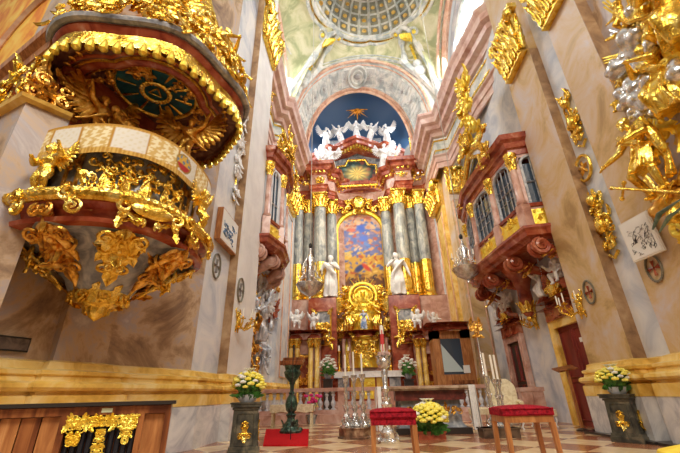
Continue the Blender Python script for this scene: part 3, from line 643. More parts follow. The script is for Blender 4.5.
flatcap('pilaster_capital', frL(-4.1, 19.6, 11.3), 2.4, .25, 1.7, GOLD, 'gilded capital on the left chancel pilaster beside the altar columns')
flatcap('pilaster_capital', frame((-4.6, 16.2, 11.3), (1, 0, 0), (0, 0, 1)), .6, .2, 1.7, GOLD, 'gilded capital on the narrow camera side of the left chancel pier')
# gilded fillet lines on chancel pilaster fields
a = MB()
for M, w in ((frR(5.15, 20.8, 1.5), 1.5), (frame((5.85, 18.6, 1.5), (1, 0, 0), (0, 0, 1)), .7), (frL(-4.1, 19.6, 1.5), 1.8)):
    a.M = M; a.tube([(-w/2, -.02, .3), (w/2, -.02, .3), (w/2, -.02, 9.4), (-w/2, -.02, 9.4), (-w/2, -.02, .3)], .04, 4)
a.M = Matrix.Identity(4); struct(a.build('trim_8', CORAL))
# ================================================================== HIGH ALTAR
# stepped platform of the sanctuary
a = MB(); a.b2((-4.0, 17.9, 0), (5.1, 27, .18)); a.b2((-2.9, 20.6, .18), (3.9, 27, .40)); a.b2((-2.4, 21.2, .40), (3.3, 27, .62)); struct(a.build('floor', PINKM, smooth=0))
AX = .38
alt = thing('high_altar', 'towering red and grey marble high altar with fluted columns and gilded capitals', 'altar', (AX, 24, .18))
def rel(p): return V(p)-V((AX, 24, .18))
def apart(name, mbx, m, smooth=35, parent=None):
    mbx.v = [tuple(rel(v)) for v in mbx.v]; return mbx.build(name, m, parent or alt, smooth)
# rear wall of the reredos: a concave screen from column to column
pathA = [(-4.9, 22.6), (-4.0, 23.6), (-3.0, 24.0), (-1.7, 24.9), (-.9, 25.3), (AX, 25.4), (1.7, 25.3), (2.5, 24.9), (3.9, 24.0), (4.8, 23.6), (5.6, 22.6)]
a = MB(); a.sweep(pathA, [(0, .62), (.35, .62), (.35, 14), (0, 14)]); apart('screen_wall', a, PINKM, 0)
a = MB(); a.sweep([(-5.1, 22.3), (-3.4, 22.9), (-2.1, 23.2)], [(0, .62), (.5, .62), (.5, 3.2), (0, 3.2)]); apart('dado', a, PINKM, 0); a = MB(); a.sweep([(2.9, 23.2), (4.2, 22.9), (5.7, 22.3)], [(0, .62), (.5, .62), (.5, 3.2), (0, 3.2)]); apart('dado', a, PINKM, 0)
# big pedestals
PEDP = [(0, .2), (.18, .2), (.18, .5), (.08, .62), (0, .7), (0, 2.35), (.06, 2.45), (.2, 2.55), (.26, 2.75), (0, 2.8)]
capm = capital_mesh(.36, 1.05); capm.materials.append(GOLD)
colpx = [(298, 22.6, .30), (308, 23.2, .34), (320, 22.4, .40), (332, 23.5, .36), (389, 23.5, .36), (403.5, 22.4, .40), (414.5, 23.2, .34), (425, 22.6, .34)]
cols = []
for px, Y, r in colpx:
    p = onY(px, 255, Y); cols.append((p.x, Y, r))
zb, zc_ = 6.35, 12.75
# pedestal blocks: left pair, right pair
for (x0, x1, yf) in ((cols[2][0]-.62, cols[3][0]+.35, 21.75), (cols[4][0]-.4, cols[5][0]+.62, 21.75)):
    a = MB(); rect = [(x0, 24.3), (x0, yf), (x1, yf), (x1, 24.3)]
    rect = rect[::-1]
    rr = [(x1, 24.3), (x1, yf), (x0, yf), (x0, 24.3)]
    a.prism(rr, .6, zb-.05); a.sweep(rr, [(0, .6), (.2, .6), (.2, .95), (.1, 1.1), (0, 1.15)]); a.sweep(rr, [(0, 2.6), (.1, 2.65), (.3, 2.95), (.3, 3.15), (0, 3.3)])
    a.sweep(rr, [(0, 5.6), (.08, 5.7), (.22, 5.9), (.3, 6.1), (.3, 6.25), (0, 6.33)]); pd = apart('pedestal', a, REDM, 20)
    a = MB(); a.M = Matrix.Translation(((x0+x1)/2, yf-.10, 4.5)); ornament(a, (x1-x0)*.5, 1.7, 20, 3, .3, .06); a.tube([(-.5, 0, -.95), (.5, 0, -.95), (.5, 0, .95), (-.5, 0, .95), (-.5, 0, -.95)], .06, 5); apart('gilded_relief', a, GOLD, 50)
    a = MB(); a.b2(((x0+x1)/2-.52, yf-.06, 3.52), ((x0+x1)/2+.52, yf, 5.48)); apart('pedestal_panel', a, GREYM, 0)
for i, (x, y, r) in enumerate(cols):
    a = MB(); a.lathe([(r*1.35, zb), (r*1.35, zb+.12), (r*1.12, zb+.2), (r*1.22, zb+.32), (r*1.0, zb+.42)], (x, y, 0), 20); apart('column_base', a, GOLD, 40)
    a = MB(); a.lathe([(r, zb+.42), (r*1.02, zb+2.3), (r*1.0, zb+2.4)], (x, y, 0), 40, mod=lambda t, z: 1+.05*cos(t*16)); apart('gilded_column_drum', a, GOLD, 50)
    a = MB(); a.lathe([(r, zb+2.4), (r*1.0, zb+3.6), (r*.88, zc_)], (x, y, 0), 64, mod=lambda t, z: 1+.055*abs(cos(t*8))); c_ = apart('column_shaft', a, COLM, 50)
    cc = link('capital', capm, alt, rel((x, y, zc_)), None, (r/.36, r/.36, 1))
for (x0, x1, y) in ((-5.2, -3.0, 22.1), (3.6, 5.8, 22.1)):
    a = MB(); rr = [(x1, 24.3), (x1, y), (x0, y), (x0, 24.3)]; a.prism(rr, .6, zb-.05); a.sweep(rr, [(0, 5.7), (.22, 5.9), (.3, 6.1), (.3, 6.25), (0, 6.33)]); apart('side_pedestal', a, PINKM, 20)
# entablature, breaking forward above the outer columns
pe = [(-5.2, 22.3), (-4.4, 22.1), (-4.0, 22.7), (-3.2, 22.7), (-3.15, 21.9), (-2.05, 21.9), (-2.0, 22.7), (-1.55, 23.0), (-1.4, 24.1), (-.6, 24.7), (AX, 24.9), (1.35, 24.7), (2.15, 24.1), (2.3, 23.0), (2.8, 22.7), (2.85, 21.9), (3.9, 21.9), (3.95, 22.7), (4.8, 22.7), (5.1, 22.1), (5.9, 22.3)]
for z0, z1, m, nm in ((0, .62, REDM, 'architrave'), (.62, 1.45, PINKM, 'frieze'), (1.45, 2.35, REDM, 'cornice')):
    pr_ = {'architrave': [(-.9, 0), (0, 0), (0, .28), (.06, .3), (.06, .5), (.14, .6), (-.9, .62)], 'frieze': [(-.9, .62), (.0, .62), (0, 1.45), (-.9, 1.45)], 'cornice': [(-.9, 1.45), (.06, 1.45), (.12, 1.62), (.34, 1.7), (.38, 1.95), (.55, 2.05), (.62, 2.3), (-.9, 2.35)]}[nm]
    a = MB(); a.sweep(pe, [(o, z+13.75) for o, z in pr_]); apart(nm, a, m, 20)
a = MB()
for i in range(len(pe)-1):
    p, q = V(pe[i]), V(pe[i+1]); n = max(1, int((q-p).length/.27)); d = (q-p).normalized(); nn = V((d.y, -d.x))
    for k in range(n):
        t = p.lerp(q, (k+.5)/n)+nn*.2; a.box((t.x, t.y, 15.38), (.15, .15, .2), R=RZ(atan2(d.y, d.x)))
apart('dentils', a, GOLD, 0)
for px, Y, wdt in ((306, 22.2, 1), (320, 21.85, .9), (404, 21.85, .9), (417, 22.2, 1)):
    p = onY(px, 200, Y); a = MB(); a.M = Matrix.Translation((p.x, Y-.05, 14.75)); ornament(a, wdt, .5, 7, int(px), .18, .035); apart('frieze_ornament', a, GOLD, 50)
# arched inner pediment, gable and its curved cornice
def arc(cx, y, z, rx, rz, n=16, a0=0, a1=pi): return [V((cx+rx*cos(a0+(a1-a0)*i/n), y, z+rz*sin(a0+(a1-a0)*i/n))) for i in range(n+1)]
gy = 23.9; gl = onY(336, 190, gy); gr = onY(379, 190, gy); gt = onY(357, 134, gy); gx = (gl.x+gr.x)/2
a = MB(); a.b2((gl.x-.5, gy+.3, 15.9), (gr.x+.5, gy+1.0, gt.z-.3)); a.prism([(gl.x-1.8, gy+.9), (gl.x-.4, gy+.9), (gl.x-.4, gy+.2), (gl.x-1.5, gy-.1)][::-1], 15.9, 18.6); a.prism([(gr.x+1.8, gy+.9), (gr.x+1.5, gy-.1), (gr.x+.4, gy+.2), (gr.x+.4, gy+.9)][::-1], 15.9, 18.6); apart('gable', a, GREYM, 0)
pc = onY(357, 172, gy); 
def octo(sx, sz, y): return [V((pc.x+sx*q[0], y, pc.z+sz*q[1])) for q in ((-1, -1), (1, -1), (1, .55), (.6, .6), (.45, 1), (-.45, 1), (-.6, .6), (-1, .55))]
a = MB(); o8 = octo(1.42, 1.05, gy+.2); cv = V((pc.x, gy+.2, pc.z)); G_ = []
a.grid(lambda u, v: (lambda e: cv.lerp(e, v))(o8[int(u*8) % 8].lerp(o8[(int(u*8)+1) % 8], u*8-int(u*8))), 64, 14, (0, .06, 0)); sun = apart('sunburst_picture', a, PAINT, 0)
def sunc(p):
    dx = p.x-rel(cv).x; dz = p.z-rel(cv).z; r = sqrt((dx/1.4)**2+(dz/1.0)**2); t = atan2(dz, dx); k = max(0, 1-r*1.15)
    k = min(1, k*1.6)*(.75+.25*cos(t*12)); b = (.05, .10, .11) if sin(dx*7+dz*5)*cos(dz*8-dx*3) < .25 else ((.34, .12, .10) if dx > 0 else (.16, .30, .30))
    return tuple((b[i]*(1-k)+(1.0, .80, .30)[i]*k)**1.5 for i in range(3))
colour(sun, sunc)
a = MB(); a.tube(octo(1.52, 1.15, gy+.1)+[octo(1.52, 1.15, gy+.1)[0]], .12, 6); apart('gilded_frame', a, GOLD)
def bent(pts, prof):
    a = MB(); return a
a = MB()
for s_, rr_, zz in ((REDM, 2.9, 0),):
    pass
cz = onY(357, 150, gy-.5).z; L_ = onY(317, 158, gy-.4); R_ = onY(398, 158, gy-.4); cw = (R_.x-L_.x)/2; cxx = (R_.x+L_.x)/2
crown_path = [(L_.x, gy+.8), (L_.x, gy-.1), (L_.x+.9, gy-.5), (L_.x+1.3, gy-.1), (cxx-.9, gy-.3), (cxx, gy-.75), (cxx+.9, gy-.3), (R_.x-1.3, gy-.1), (R_.x-.9, gy-.5), (R_.x, gy-.1), (R_.x, gy+.8)]
cz0 = L_.z-.5
a = MB(); hump = lambda x: .95*cos((x-cxx)/cw*pi/2)
cpz = [(x, y, hump(x)) for x, y in crown_path]
cpz2 = []
for i in range(len(cpz)-1):
    for k in range(4):
        t = k/4; x = cpz[i][0]*(1-t)+cpz[i+1][0]*t; y = cpz[i][1]*(1-t)+cpz[i+1][1]*t; cpz2.append((x, y, hump(x)))
cpz2.append(cpz[-1])
a.sweep(cpz2, [(-.6, cz0), (.05, cz0), (.1, cz0+.2), (.35, cz0+.3), (.4, cz0+.5), (.55, cz0+.6), (.6, cz0+.8), (-.6, cz0+.9)]); apart('crowning_cornice', a, REDM, 25)
a = MB()
for x, y, h_ in cpz2[2:-2]: a.box((x, y-.18, cz0+h_+.12), (.16, .2, .22))
apart('gilded_brackets', a, GOLD, 0)
a = MB()
for i, (x, y, h_) in enumerate(cpz2[4:-4:2]): a.ball((x, y-.05, cz0+h_+1.05), (.22, .2, .2), seg=8, rings=5)
for px, s_ in ((330, -1), (384, 1)):
    for k in range(4):
        p = onY(px+s_*k*2.2, 158+k*6, gy-.3); a.ball(p, (.35, .25, .3), seg=8, rings=5)
apart('cloud_puff', a, STUCCO)
# arched gold frame + painting
PL, PR_, PT, PB = onY(337.5, 250, 24.9), onY(385, 250, 24.9), onY(360, 212, 24.9), onY(360, 303, 24.9)
px0, px1 = PL.x+.05, PR_.x-.1; pw = (px1-px0)/2; pcx = (px0+px1)/2; pz0, pz1 = PB.z, PT.z-.15
def pm(u, v):
    x = px0+2*pw*u; top = pz1-1.5+1.5*sqrt(max(0, 1-((x-pcx)/pw)**2)); return V((x, 24.85, pz0+(top-pz0)*v))
a = MB(); a.grid(pm, 60, 100, (0, .08, 0)); pt = apart('altar_painting', a, PAINT, 0); RN = random.Random(11); BL = []
for _ in range(420):
    u, v = RN.uniform(-1, 1), RN.random()
    if v > .55: c = RN.choice([(.80, .55, .42), (.30, .42, .72), (.86, .62, .40), (.55, .50, .66), (.72, .36, .30), (.36, .50, .78), (.9, .74, .55)])
    elif v > .30: c = RN.choice([(.85, .62, .16), (.90, .70, .25), (.30, .36, .62), (.72, .30, .14), (.45, .38, .50), (.93, .76, .35)])
    else: c = RN.choice([(.62, .36, .08), (.18, .12, .16), (.55, .16, .08), (.78, .52, .14), (.16, .20, .36), (.42, .25, .12)])
    BL.append((u, v, RN.uniform(.04, .13), RN.uniform(.008, .028), RN.uniform(-1, 1), c))
BL += [(.05, .82, .22, .06, .3, (.22, .36, .78)), (.15, .70, .26, .05, -.4, (.30, .42, .80)), (-.05, .88, .12, .03, 0, (.93, .74, .60)), (-.35, .80, .2, .03, .2, (.85, .42, .34)), (-.1, .36, .2, .05, -.9, (.10, .16, .42)), (.2, .37, .14, .05, 1, (.80, .18, .10)), (-.3, .10, .26, .03, 0, (.10, .10, .16)), (.5, .13, .2, .03, 0, (.12, .13, .22))]
def pcol(p):
    x = (p.x+AX-pcx)/pw; z = (p.z+.18-pz0)/(pz1-pz0); c = V((.80, .66, .58)) if z > .8 else (V((.42, .44, .66)) if z > .5 else (V((.80, .58, .2)) if z > .25 else V((.36, .20, .08))))
    for u, v, ru, rv, sh, cc in BL:
        du = (x-u)+sh*(z-v)*3; d = (du/ru)**2+((z-v)/rv)**2
        if d < 1: c = c.lerp(V(cc), .85*(1-d**2)+.15)
    return tuple(q**1.9 for q in c)
colour(pt, pcol)
fr = [V((px0-.1, 24.75, pz0))]+[V((pcx-(pw+.1)*cos(pi*i/20), 24.75, pz1-1.5+1.6*sin(pi*i/20))) for i in range(21)]+[V((px1+.1, 24.75, pz0))]
a = MB(); a.tube(fr, .2, 8); a.tube([p+V((0, -.12, 0)) for p in fr], .08, 6); apart('painting_frame', a, GOLDB)
a = MB(); a.M = Matrix.Translation((pcx, 24.35, pz1+.45)); ornament(a, 3.2, 1.2, 26, 9, .38, .07, lambda x, z: abs(x) < 1-.5*(z+1)/2); a.ball((0, -.2, .1), (.55, .25, .6), seg=12, rings=8); apart('gilded_crest', a, GOLD, 50)
# inner arched cornice over the painting
a = MB(); ip = [(x, y, .9*sqrt(max(0, 1-((x-AX)/2.0)**2))) for x, y in [(-1.55+3.9*i/14, 24.35) for i in range(15)]]
a.sweep(ip, [(-.5, 14.4), (.1, 14.4), (.16, 14.6), (.35, 14.7), (.42, 14.95), (-.5, 15.0)]); apart('arched_cornice', a, REDM, 20)
a = MB()
for x, y, h_ in ip: a.box((x, 24.2, 14.55+h_), (.13, .14, .16))
apart('gilded_brackets', a, GOLD, 0)

# --- tabernacle shrine: gilded, standing behind the altar table
TY = 23.2
tp = onY(363, 300, TY); tab = thing('tabernacle_shrine', 'gilded tabernacle shrine with a ray halo in front of the large altar painting', 'shrine', (tp.x, TY, .62))
def tpz(px, py): q = onY(px, py, TY); return q.x-tp.x, q.z-.62
def tadd(name, mbx, m, sm=40): return mbx.build(name, m, tab, sm)
z0 = tpz(363, 366)[1]; z1 = tpz(363, 337)[1]; z2 = tpz(363, 310)[1]; zh = tpz(363, 298)[1]
a = MB(); a.b2((-1.7, 0, 0), (1.7, 1.2, z0-.1)); tadd('plinth', a, PINKM, 0)
a = MB(); a.b2((-1.25, .3, z0-.1), (1.25, 1.0, z1)); a.lathe([(.8, z0-.1), (.8, z1-.2), (.9, z1-.1), (.9, z1)], (0, .3, 0), 20, a0=pi, a1=2*pi); tadd('shrine_body', a, GOLDB, 30)
a = MB(); ornament_z = (z0+z1)/2; a.M = Matrix.Translation((0, -.55, ornament_z)); ornament(a, 1.3, (z1-z0)*.9, 22, 21, .26, .05); tadd('gilded_relief', a, GOLD, 50)
for s_ in (-1, 1):
    for xx in (.95, 1.3):
        a = MB(); a.lathe([(.15, z0-.1), (.11, z0+.1), (.10, z1-.35), (.16, z1-.1)], (s_*xx, .05-.15*(xx > 1), 0), 10); tadd('colonnette', a, PINKM)
a = MB(); a.sweep([(1.5, .8), (1.5, 0), (.9, -.1), (.5, -.65), (-.5, -.65), (-.9, -.1), (-1.5, 0), (-1.5, .8)][::1], [(-.3, z1-.1), (.05, z1-.1), (.2, z1+.12), (.26, z1+.25), (-.3, z1+.3)]); tadd('shrine_cornice', a, REDM, 20)
a = MB(); a.lathe([(1.05, z1+.25), (.95, z1+.6), (.85, z2), (.7, z2+.5), (.2, z2+.8)], (0, .5, 0), 24, a0=pi, a1=2*pi, sy=.7); a.M = Matrix.Translation((0, -.15, (z1+z2)/2+.6)); ornament(a, 2.1, 2.4, 34, 22, .34, .06); tadd('gilded_niche', a, GOLDB, 50)
a = MB(); ring = [V((.85*cos(2*pi*k/32), -.1, zh+.1+.85*sin(2*pi*k/32))) for k in range(33)]; a.tube(ring, .11, 7); a.tube([V((r.x*.72, -.12, (r.z-zh-.1)*.72+zh+.1)) for r in ring], .05, 5); a.ball((0, .1, zh+.1), (.62, .15, .62), seg=18, rings=10)
for k in range(32):
    t = 2*pi*k/32; L_ = 1.35 if k % 2 else 1.1; a.tube([(.9*cos(t), -.05, zh+.1+.9*sin(t)), (L_*cos(t), -.02, zh+.1+L_*sin(t))], [.045, .015], 4)
tadd('ray_halo', a, GOLDB)
a = MB(); ornamentM = Matrix.Translation((0, .25, zh-.9)); a.M = ornamentM; ornament(a, 3.6, 3.4, 46, 31, .42, .08, lambda x, z: abs(x) > .32 and abs(x) < 1-.25*z); tadd('gilded_scrollwork', a, GOLD, 50)
# small standing figure in the niche
bs = noisy('blue_robe', [(.4, (.18, .30, .55)), (.6, (.86, .86, .90))], 4, .6)
ni = statue('madonna_statuette', 'small statuette in a pale blue robe standing in the gold niche', 'statuette', 'saint_b', 1.15, bs, (tp.x, TY-1.0, .62+z1+.3), 0)
for s_, lb in ((-1, 'left'), (1, 'right')):
    q = onY(363+s_*15.5, 318, TY-.6); statue('gilded_angel', 'gilded kneeling angel on the %s flank of the tabernacle shrine' % lb, 'angel', 'angel_kneel', 2.0, GOLD, (q.x, TY-.3, .62+z1+.28), s_*-.7, wings=True, mirror=s_ < 0, group='gilded angels of the shrine')
a = MB(); q = onY(348, 285, 23.9)

# --- altar table with white cloth
ty = 21.9; l_ = onY(335, 373, ty); r_ = onY(403, 373, ty); tx = (l_.x+r_.x)/2; hw = (r_.x-l_.x)/2; tz = l_.z
at = thing('altar_table', 'high altar table with gilded front panels below the shrine', 'altar table', (tx, ty, .40+.22))
H_ = tz-.62
a = MB(); a.b2((-hw+.15, -.3, 0), (hw-.15, .9, H_-.12)); a.b2((-hw, -.45, H_-.12), (hw, .95, H_)); a.build('table_body', REDM, at, 0)
for k, m in ((-2, GREYM), (-1, OCHRE), (0, GOLDB), (1, OCHRE), (2, GREYM)):
    a = MB(); x = k*hw*.37; a.b2((x-hw*.16, -.36, .1), (x+hw*.16, -.3, H_-.25)); a.M = Matrix.Translation((x, -.36, H_/2)); ornament(a, hw*.26, H_*.5, 5, k+60, .14, .02); a.build('front_panel', m, at, 30)
a = MB(); a.sweep([(hw+.04, .95), (hw+.04, -.5), (-hw-.04, -.5), (-hw-.04, .95)], [(0, H_-.28), (.015, H_-.28), (.015, H_+.03), (0, H_+.03)]); a.b2((-hw-.04, -.5, H_), (hw+.04, .95, H_+.03)); o = a.build('altar_cloth', LINEN, None, 0); o.location = at.location; tag(o, 'white cloth covering the high altar table below the shrine', 'altar cloth')
# candles and candlesticks on the altar
def candlestick_mesh(h, r):
    return [(r, 0), (r, h*.05), (r*.5, h*.10), (r*.62, h*.2), (r*.28, h*.26), (r*.45, h*.36), (r*.22, h*.5), (r*.35, h*.62), (r*.2, h*.75), (r*.3, h*.86), (r*.62, h*.94), (r*.62, h), (.0, h)]
def candlestick(name, label, cat, loc, h, r, ch, cr, m, group=None, tri=False):
    t = thing(name, label, cat, loc, 0, group); a = MB(); a.lathe(candlestick_mesh(h, r), seg=16); a.build('stem', m, t)
    if tri:
        a = MB()
        for k in range(3):
            g = 2*pi*k/3-pi/2; a.M = Matrix.Rotation(g, 4, 'Z'); scroll(a, r*.9, h*.12, r*.45, 1.3, 1, pi/2, r*.16); a.ball((r*1.25, 0, r*.18), r*.25, seg=8, rings=5); leafy(a, r*.35, h*.10, h*.16, r*.3, pi/2, r*.08)
        a.M = Matrix.Identity(4)
        acanthus_row(a, 6, r*.42, h*.30, h*.12, r*.2, r*.06); acanthus_row(a, 6, r*.3, h*.56, h*.1, r*.16, r*.05); acanthus_row(a, 6, r*.35, h*.84, h*.1, r*.2, r*.05); a.build('foot_ornament', m, t, 50)
    a = MB(); a.lathe([(cr, h), (cr, h+ch), (cr*.2, h+ch+cr*.4), (0, h+ch+cr*.4)], seg=12); cd = a.build('candle', CANDLE, t)
    a = MB(); a.tube([(0, 0, h+ch), (cr*.1, 0, h+ch+cr*1.2)], cr*.12, 5); a.build('wick', BLACK, cd)
    return t
pos = [('leftmost', 330.5, 342), ('second from left', 339, 345), ('third from left', 348.5, 349), ('third from right', 383, 349), ('second from right', 391.5, 345), ('rightmost', 398.5, 342)]
for lb, px, py in pos:
    q = onY(px, 370, ty); zt = onY(px, py, ty).z; candlestick('altar_candlestick', 'slim gilded candlestick, %s of six on the high altar table' % lb, 'candlestick', (q.x if abs(px-364) < 34 else q.x, ty+.25, tz+.03), 1.15, .17, max(.2, zt-tz-1.2), .055, GOLD if abs(px-364) < 30 else SILVER, 'candlesticks on the high altar')

# flower vases flanking the altar
def bouquet(name, label, loc, r, h, colm, pot=None, potm=None, n=42, seed=1, lily=True, fsz=.05):
    t = thing(name, label, 'flowers', loc); R = random.Random(seed); lf = MB(); ws = MB(); k = 0
    pt_h = 0
    if pot:
        a = MB(); a.lathe(pot, seg=16); a.build('pot', potm, t); pt_h = max(z for _, z in pot)*.85
    for i in range(int(n*1.6)):
        g = R.uniform(0, 2*pi); e = R.uniform(-.25, 1.2); d = V((cos(g)*cos(e), sin(g)*cos(e), sin(e))); L_ = R.uniform(.6, 1.05)
        lf.M = Matrix.Translation((d.x*r*.3, d.y*r*.3, pt_h+d.z*h*.3)) @ Matrix.Rotation(g+pi/2, 4, 'Z'); leafy(lf, 0, 0, r*L_*.8, r*.12, max(.1, e), .004, curl=.8)
    lf.M = Matrix.Identity(4); lf.ball((0, 0, pt_h+h*.3), (r*.62, r*.62, h*.42), seg=12, rings=8); lf.build('foliage', LEAF, t, 0)
    for i in range(n):
        g = i*2.399; e = math.asin(min(1, (i+.5)/n)); rr = r*R.uniform(.82, .98); c = V((cos(g)*cos(e)*rr, sin(g)*cos(e)*rr, pt_h+h*.28+sin(e)*h*.62)); a = MB(); s = fsz*R.uniform(.85, 1.2)
        for q in range(6):
            t2 = q*pi/3; a.ball(c+V((cos(t2)*s*.55, sin(t2)*s*.55, .12*s)), (s*.5, s*.5, s*.42), seg=6, rings=4)
        a.ball(c+V((0, 0, s*.3)), s*.45, seg=6, rings=4); a.build('blossom', colm if R.random() < .82 else WHT, t)
    if lily:
        for q in range(5):
            g = 2*pi*q/5+.4; tip = V((cos(g)*r*.45, sin(g)*r*.45, pt_h+h*1.12)); a = MB()
            c = V((cos(g)*r*.22, sin(g)*r*.22, pt_h+h*.98)); a.tube([V((0, 0, pt_h+h*.6)), c], .006, 5)
            for p_ in range(6):
                t2 = p_*pi/3; a.tube([c, c+V((cos(t2)*r*.10, sin(t2)*r*.10, r*.10)), c+V((cos(t2)*r*.2, sin(t2)*r*.2, r*.13))], [r*.02, r*.05, r*.008], 5, .4)
            a.build('lily', WHT, t)
    return t
for px, lb, sd in ((328, 'left', 3), (409, 'right', 4)):
    q = onY(px, 384, 20.2); a = MB(); st_ = thing('plant_stand', 'dark stand under the flowers, %s of the high altar table' % lb, 'stand', (q.x, 20.2, .18)); hh = onY(px, 379, 20.2).z-.18
    a.b2((-.28, -.28, 0), (.28, .28, .1)); a.b2((-.22, -.22, .1), (.22, .22, hh-.06)); a.b2((-.27, -.27, hh-.06), (.27, .27, hh)); a.build('stand_body', DARK, st_, 0)
    bouquet('flower_arrangement', 'green and white flowers on the dark stand %s of the high altar' % lb, (q.x, 20.2, .18+hh), .48, .9, WHT, [(.12, 0), (.2, .1), (.22, .25), (.2, .26)], GREYM, 26, sd, True, .09)

# --- white statues and cherubs of the altar
for px, py, kind, lb, mr, tl in ((330.5, 305, 'saint_a', 'white bearded saint statue on the red pedestal left of the altar painting', False, 0), (400.5, 304, 'saint_b', 'white saint statue on the red pedestal right of the altar painting', False, 0)):
    q = onY(px, py, 22.15); 
    statue('saint_statue', lb, 'statue', kind, 2.75, STUCCO, (q.x, 21.95, 6.33), 0, mirror=mr, lod=90)
# glory on the top
TOPA = [(357, 142, 'angel_kneel', 1.8, 0, 'white angel at the very top centre of the altar, under the star'), (340, 146, 'angel_fly', 1.7, -.3, 'white angel left of centre on the top cornice of the altar'),
        (372, 146, 'angel_fly', 1.7, .4, 'white angel right of centre on the top cornice of the altar'), (326, 150, 'angel_kneel', 1.9, .5, 'white kneeling angel at the left end of the top cornice'),
        (388, 150, 'angel_kneel', 1.9, -.5, 'white kneeling angel at the right end of the top cornice'), (331, 178, 'angel_fly', 2.2, .3, 'white angel seated left of the sunburst picture'),
        (323, 180, 'angel_kneel', 1.7, .8, 'white angel at the outer left corner below the top cornice'), (386, 180, 'angel_fly', 2.2, -.3, 'white angel seated right of the sunburst picture'), (395, 178, 'angel_kneel', 1.7, -.8, 'white angel at the outer right corner below the top cornice')]
for i, (px, py, kd, H__, rz, lb) in enumerate(TOPA):
    Y = 23.2 if py < 160 else 22.9; q = onY(px, py, Y)
    zz = q.z if py > 160 else cz0+.88+hump(q.x)
    if py > 160: zz = 16.12
    statue('white_angel', lb, 'angel', kd, H__, STUCCO, (q.x, Y, zz), rz, wings=True, mirror=px > 357, group='white angels of the altar top')
# side portals with colonnettes and cherubs
for s_, (xa, xb), lb in ((-1, (289, 320), 'left'), (1, (413, 442), 'right')):
    Y = 20.9; p = onY(xa, 330, Y); q = onY(xb, 330, Y); zt = onY((xa+xb)/2, 333, Y).z; xc = (p.x+q.x)/2; hw = (q.x-p.x)/2
    t = thing('side_portal', 'marble side portal with colonnettes, %s of the high altar' % lb, 'portal', (xc, Y, .18)); h = zt-.18
    a = MB(); a.b2((-hw, .2, 0), (-hw*.35, .6, h)); a.b2((hw*.35, .2, 0), (hw, .6, h)); a.b2((-hw*.36, .2, h*.72), (hw*.36, .6, h)); a.build('portal_wall', PINKM, t, 0)
    for xx in (-.82, -.42, .42, .82):
        a = MB(); a.lathe([(.2, 0), (.2, .5), (.13, .6), (.12, h*.78), (.10, h*.8)], (xx*hw, 0, 0), 14); cl = a.build('colonnette', OCHRE, t)
        a = MB(); a.lathe([(.11, h*.8), (.2, h*.9), (.2, h*.92)], (xx*hw, 0, 0), 10); a.M = Matrix.Translation((xx*hw, 0, 0)); acanthus_row(a, 6, .12, h*.79, h*.1, .06, .02); a.build('gilded_capital', GOLD, cl)
    a = MB(); a.sweep([(hw+.1, .7), (hw+.1, 0), (hw*.3, -.1), (0, .2), (-hw*.3, -.1), (-hw-.1, 0), (-hw-.1, .7)], [(-.3, h*.9), (.06, h*.9), (.12, h*.95), (.3, h), (.34, h+.1), (-.3, h+.12)]); a.build('portal_cornice', REDM, t, 20)
    a = MB(); a.M = Matrix.Translation((0, .15, h*.5)); ornament(a, hw*1.2, h*.5, 14, 70+s_, .22, .04); a.build('gilded_relief', BRONZE_GOLD, t, 50)
    a = MB(); a.b2((-hw*.34, .5, 0), (hw*.34, .58, h*.72)); a.build('door_leaf', REDM, t, 0)
    for j, (dx, kd, HH) in enumerate(((-.55, 'cherub_sit', 1.25), (.55, 'cherub_up', 1.05))):
        statue('white_cherub', 'white cherub, %s of the pair on the %s side portal of the altar' % ('left' if j == 0 else 'right', lb), 'cherub', kd, HH, STUCCO, (xc+dx*hw, Y+.1, .18+h+.1), s_*-.3*(1-2*j), wings=True, mirror=j == 1, group='white cherubs by the altar')
# ================================================================== PULPIT
PC = V((-4.15, 5.5, 0)); TH = radians(-48)
pul = thing('pulpit', 'gilded baroque pulpit basket of red and grey marble hanging on the left pier', 'pulpit', (PC.x, PC.y, 2.4))
def pol(r, t, z): return V((r*cos(t), r*sin(t), z))
lob = lambda t, z: 1+.035*cos(4*(t-TH))
a = MB(); a.lathe([(.0, .0), (.30, .02), (.42, .08), (.5, .25), (.75, .45), (1.12, .66), (1.3, .74)], seg=56, mod=lambda t, z: 1+.05*cos(8*(t-TH))); a.build('bowl', GREYM, pul, 40)
a = MB(); a.lathe([(1.28, .72), (1.40, .74), (1.42, .80), (1.30, .84), (1.34, .95), (1.46, 1.02), (1.46, 1.06), (1.2, 1.08)], seg=64, mod=lob, cap=False); a.build('red_moulding', REDM, pul, 30)
a = MB(); R = 1.47
pts = [pol(R*lob(t, 0), t, 1.12) for t in [2*pi*i/64 for i in range(65)]]; a.tube(pts, .105, 10)
for i in range(84):
    t = 2*pi*i/84; a.ball(pol(R*lob(t, 0)+.05, t, 1.13), (.085, .06, .06), R=RZ(t+.9), seg=7, rings=5)
a.build('gilded_rim', GOLD, pul)
a = MB(); a.lathe([(1.25, 1.1), (1.14, 1.2), (1.10, 1.3), (1.10, 2.1), (1.2, 2.18), (1.3, 2.22), (1.34, 2.3), (1.30, 2.36), (1.05, 2.36), (1.05, 1.3), (0, 1.2)], seg=64, mod=lob); a.build('drum', GREYM, pul, 30)
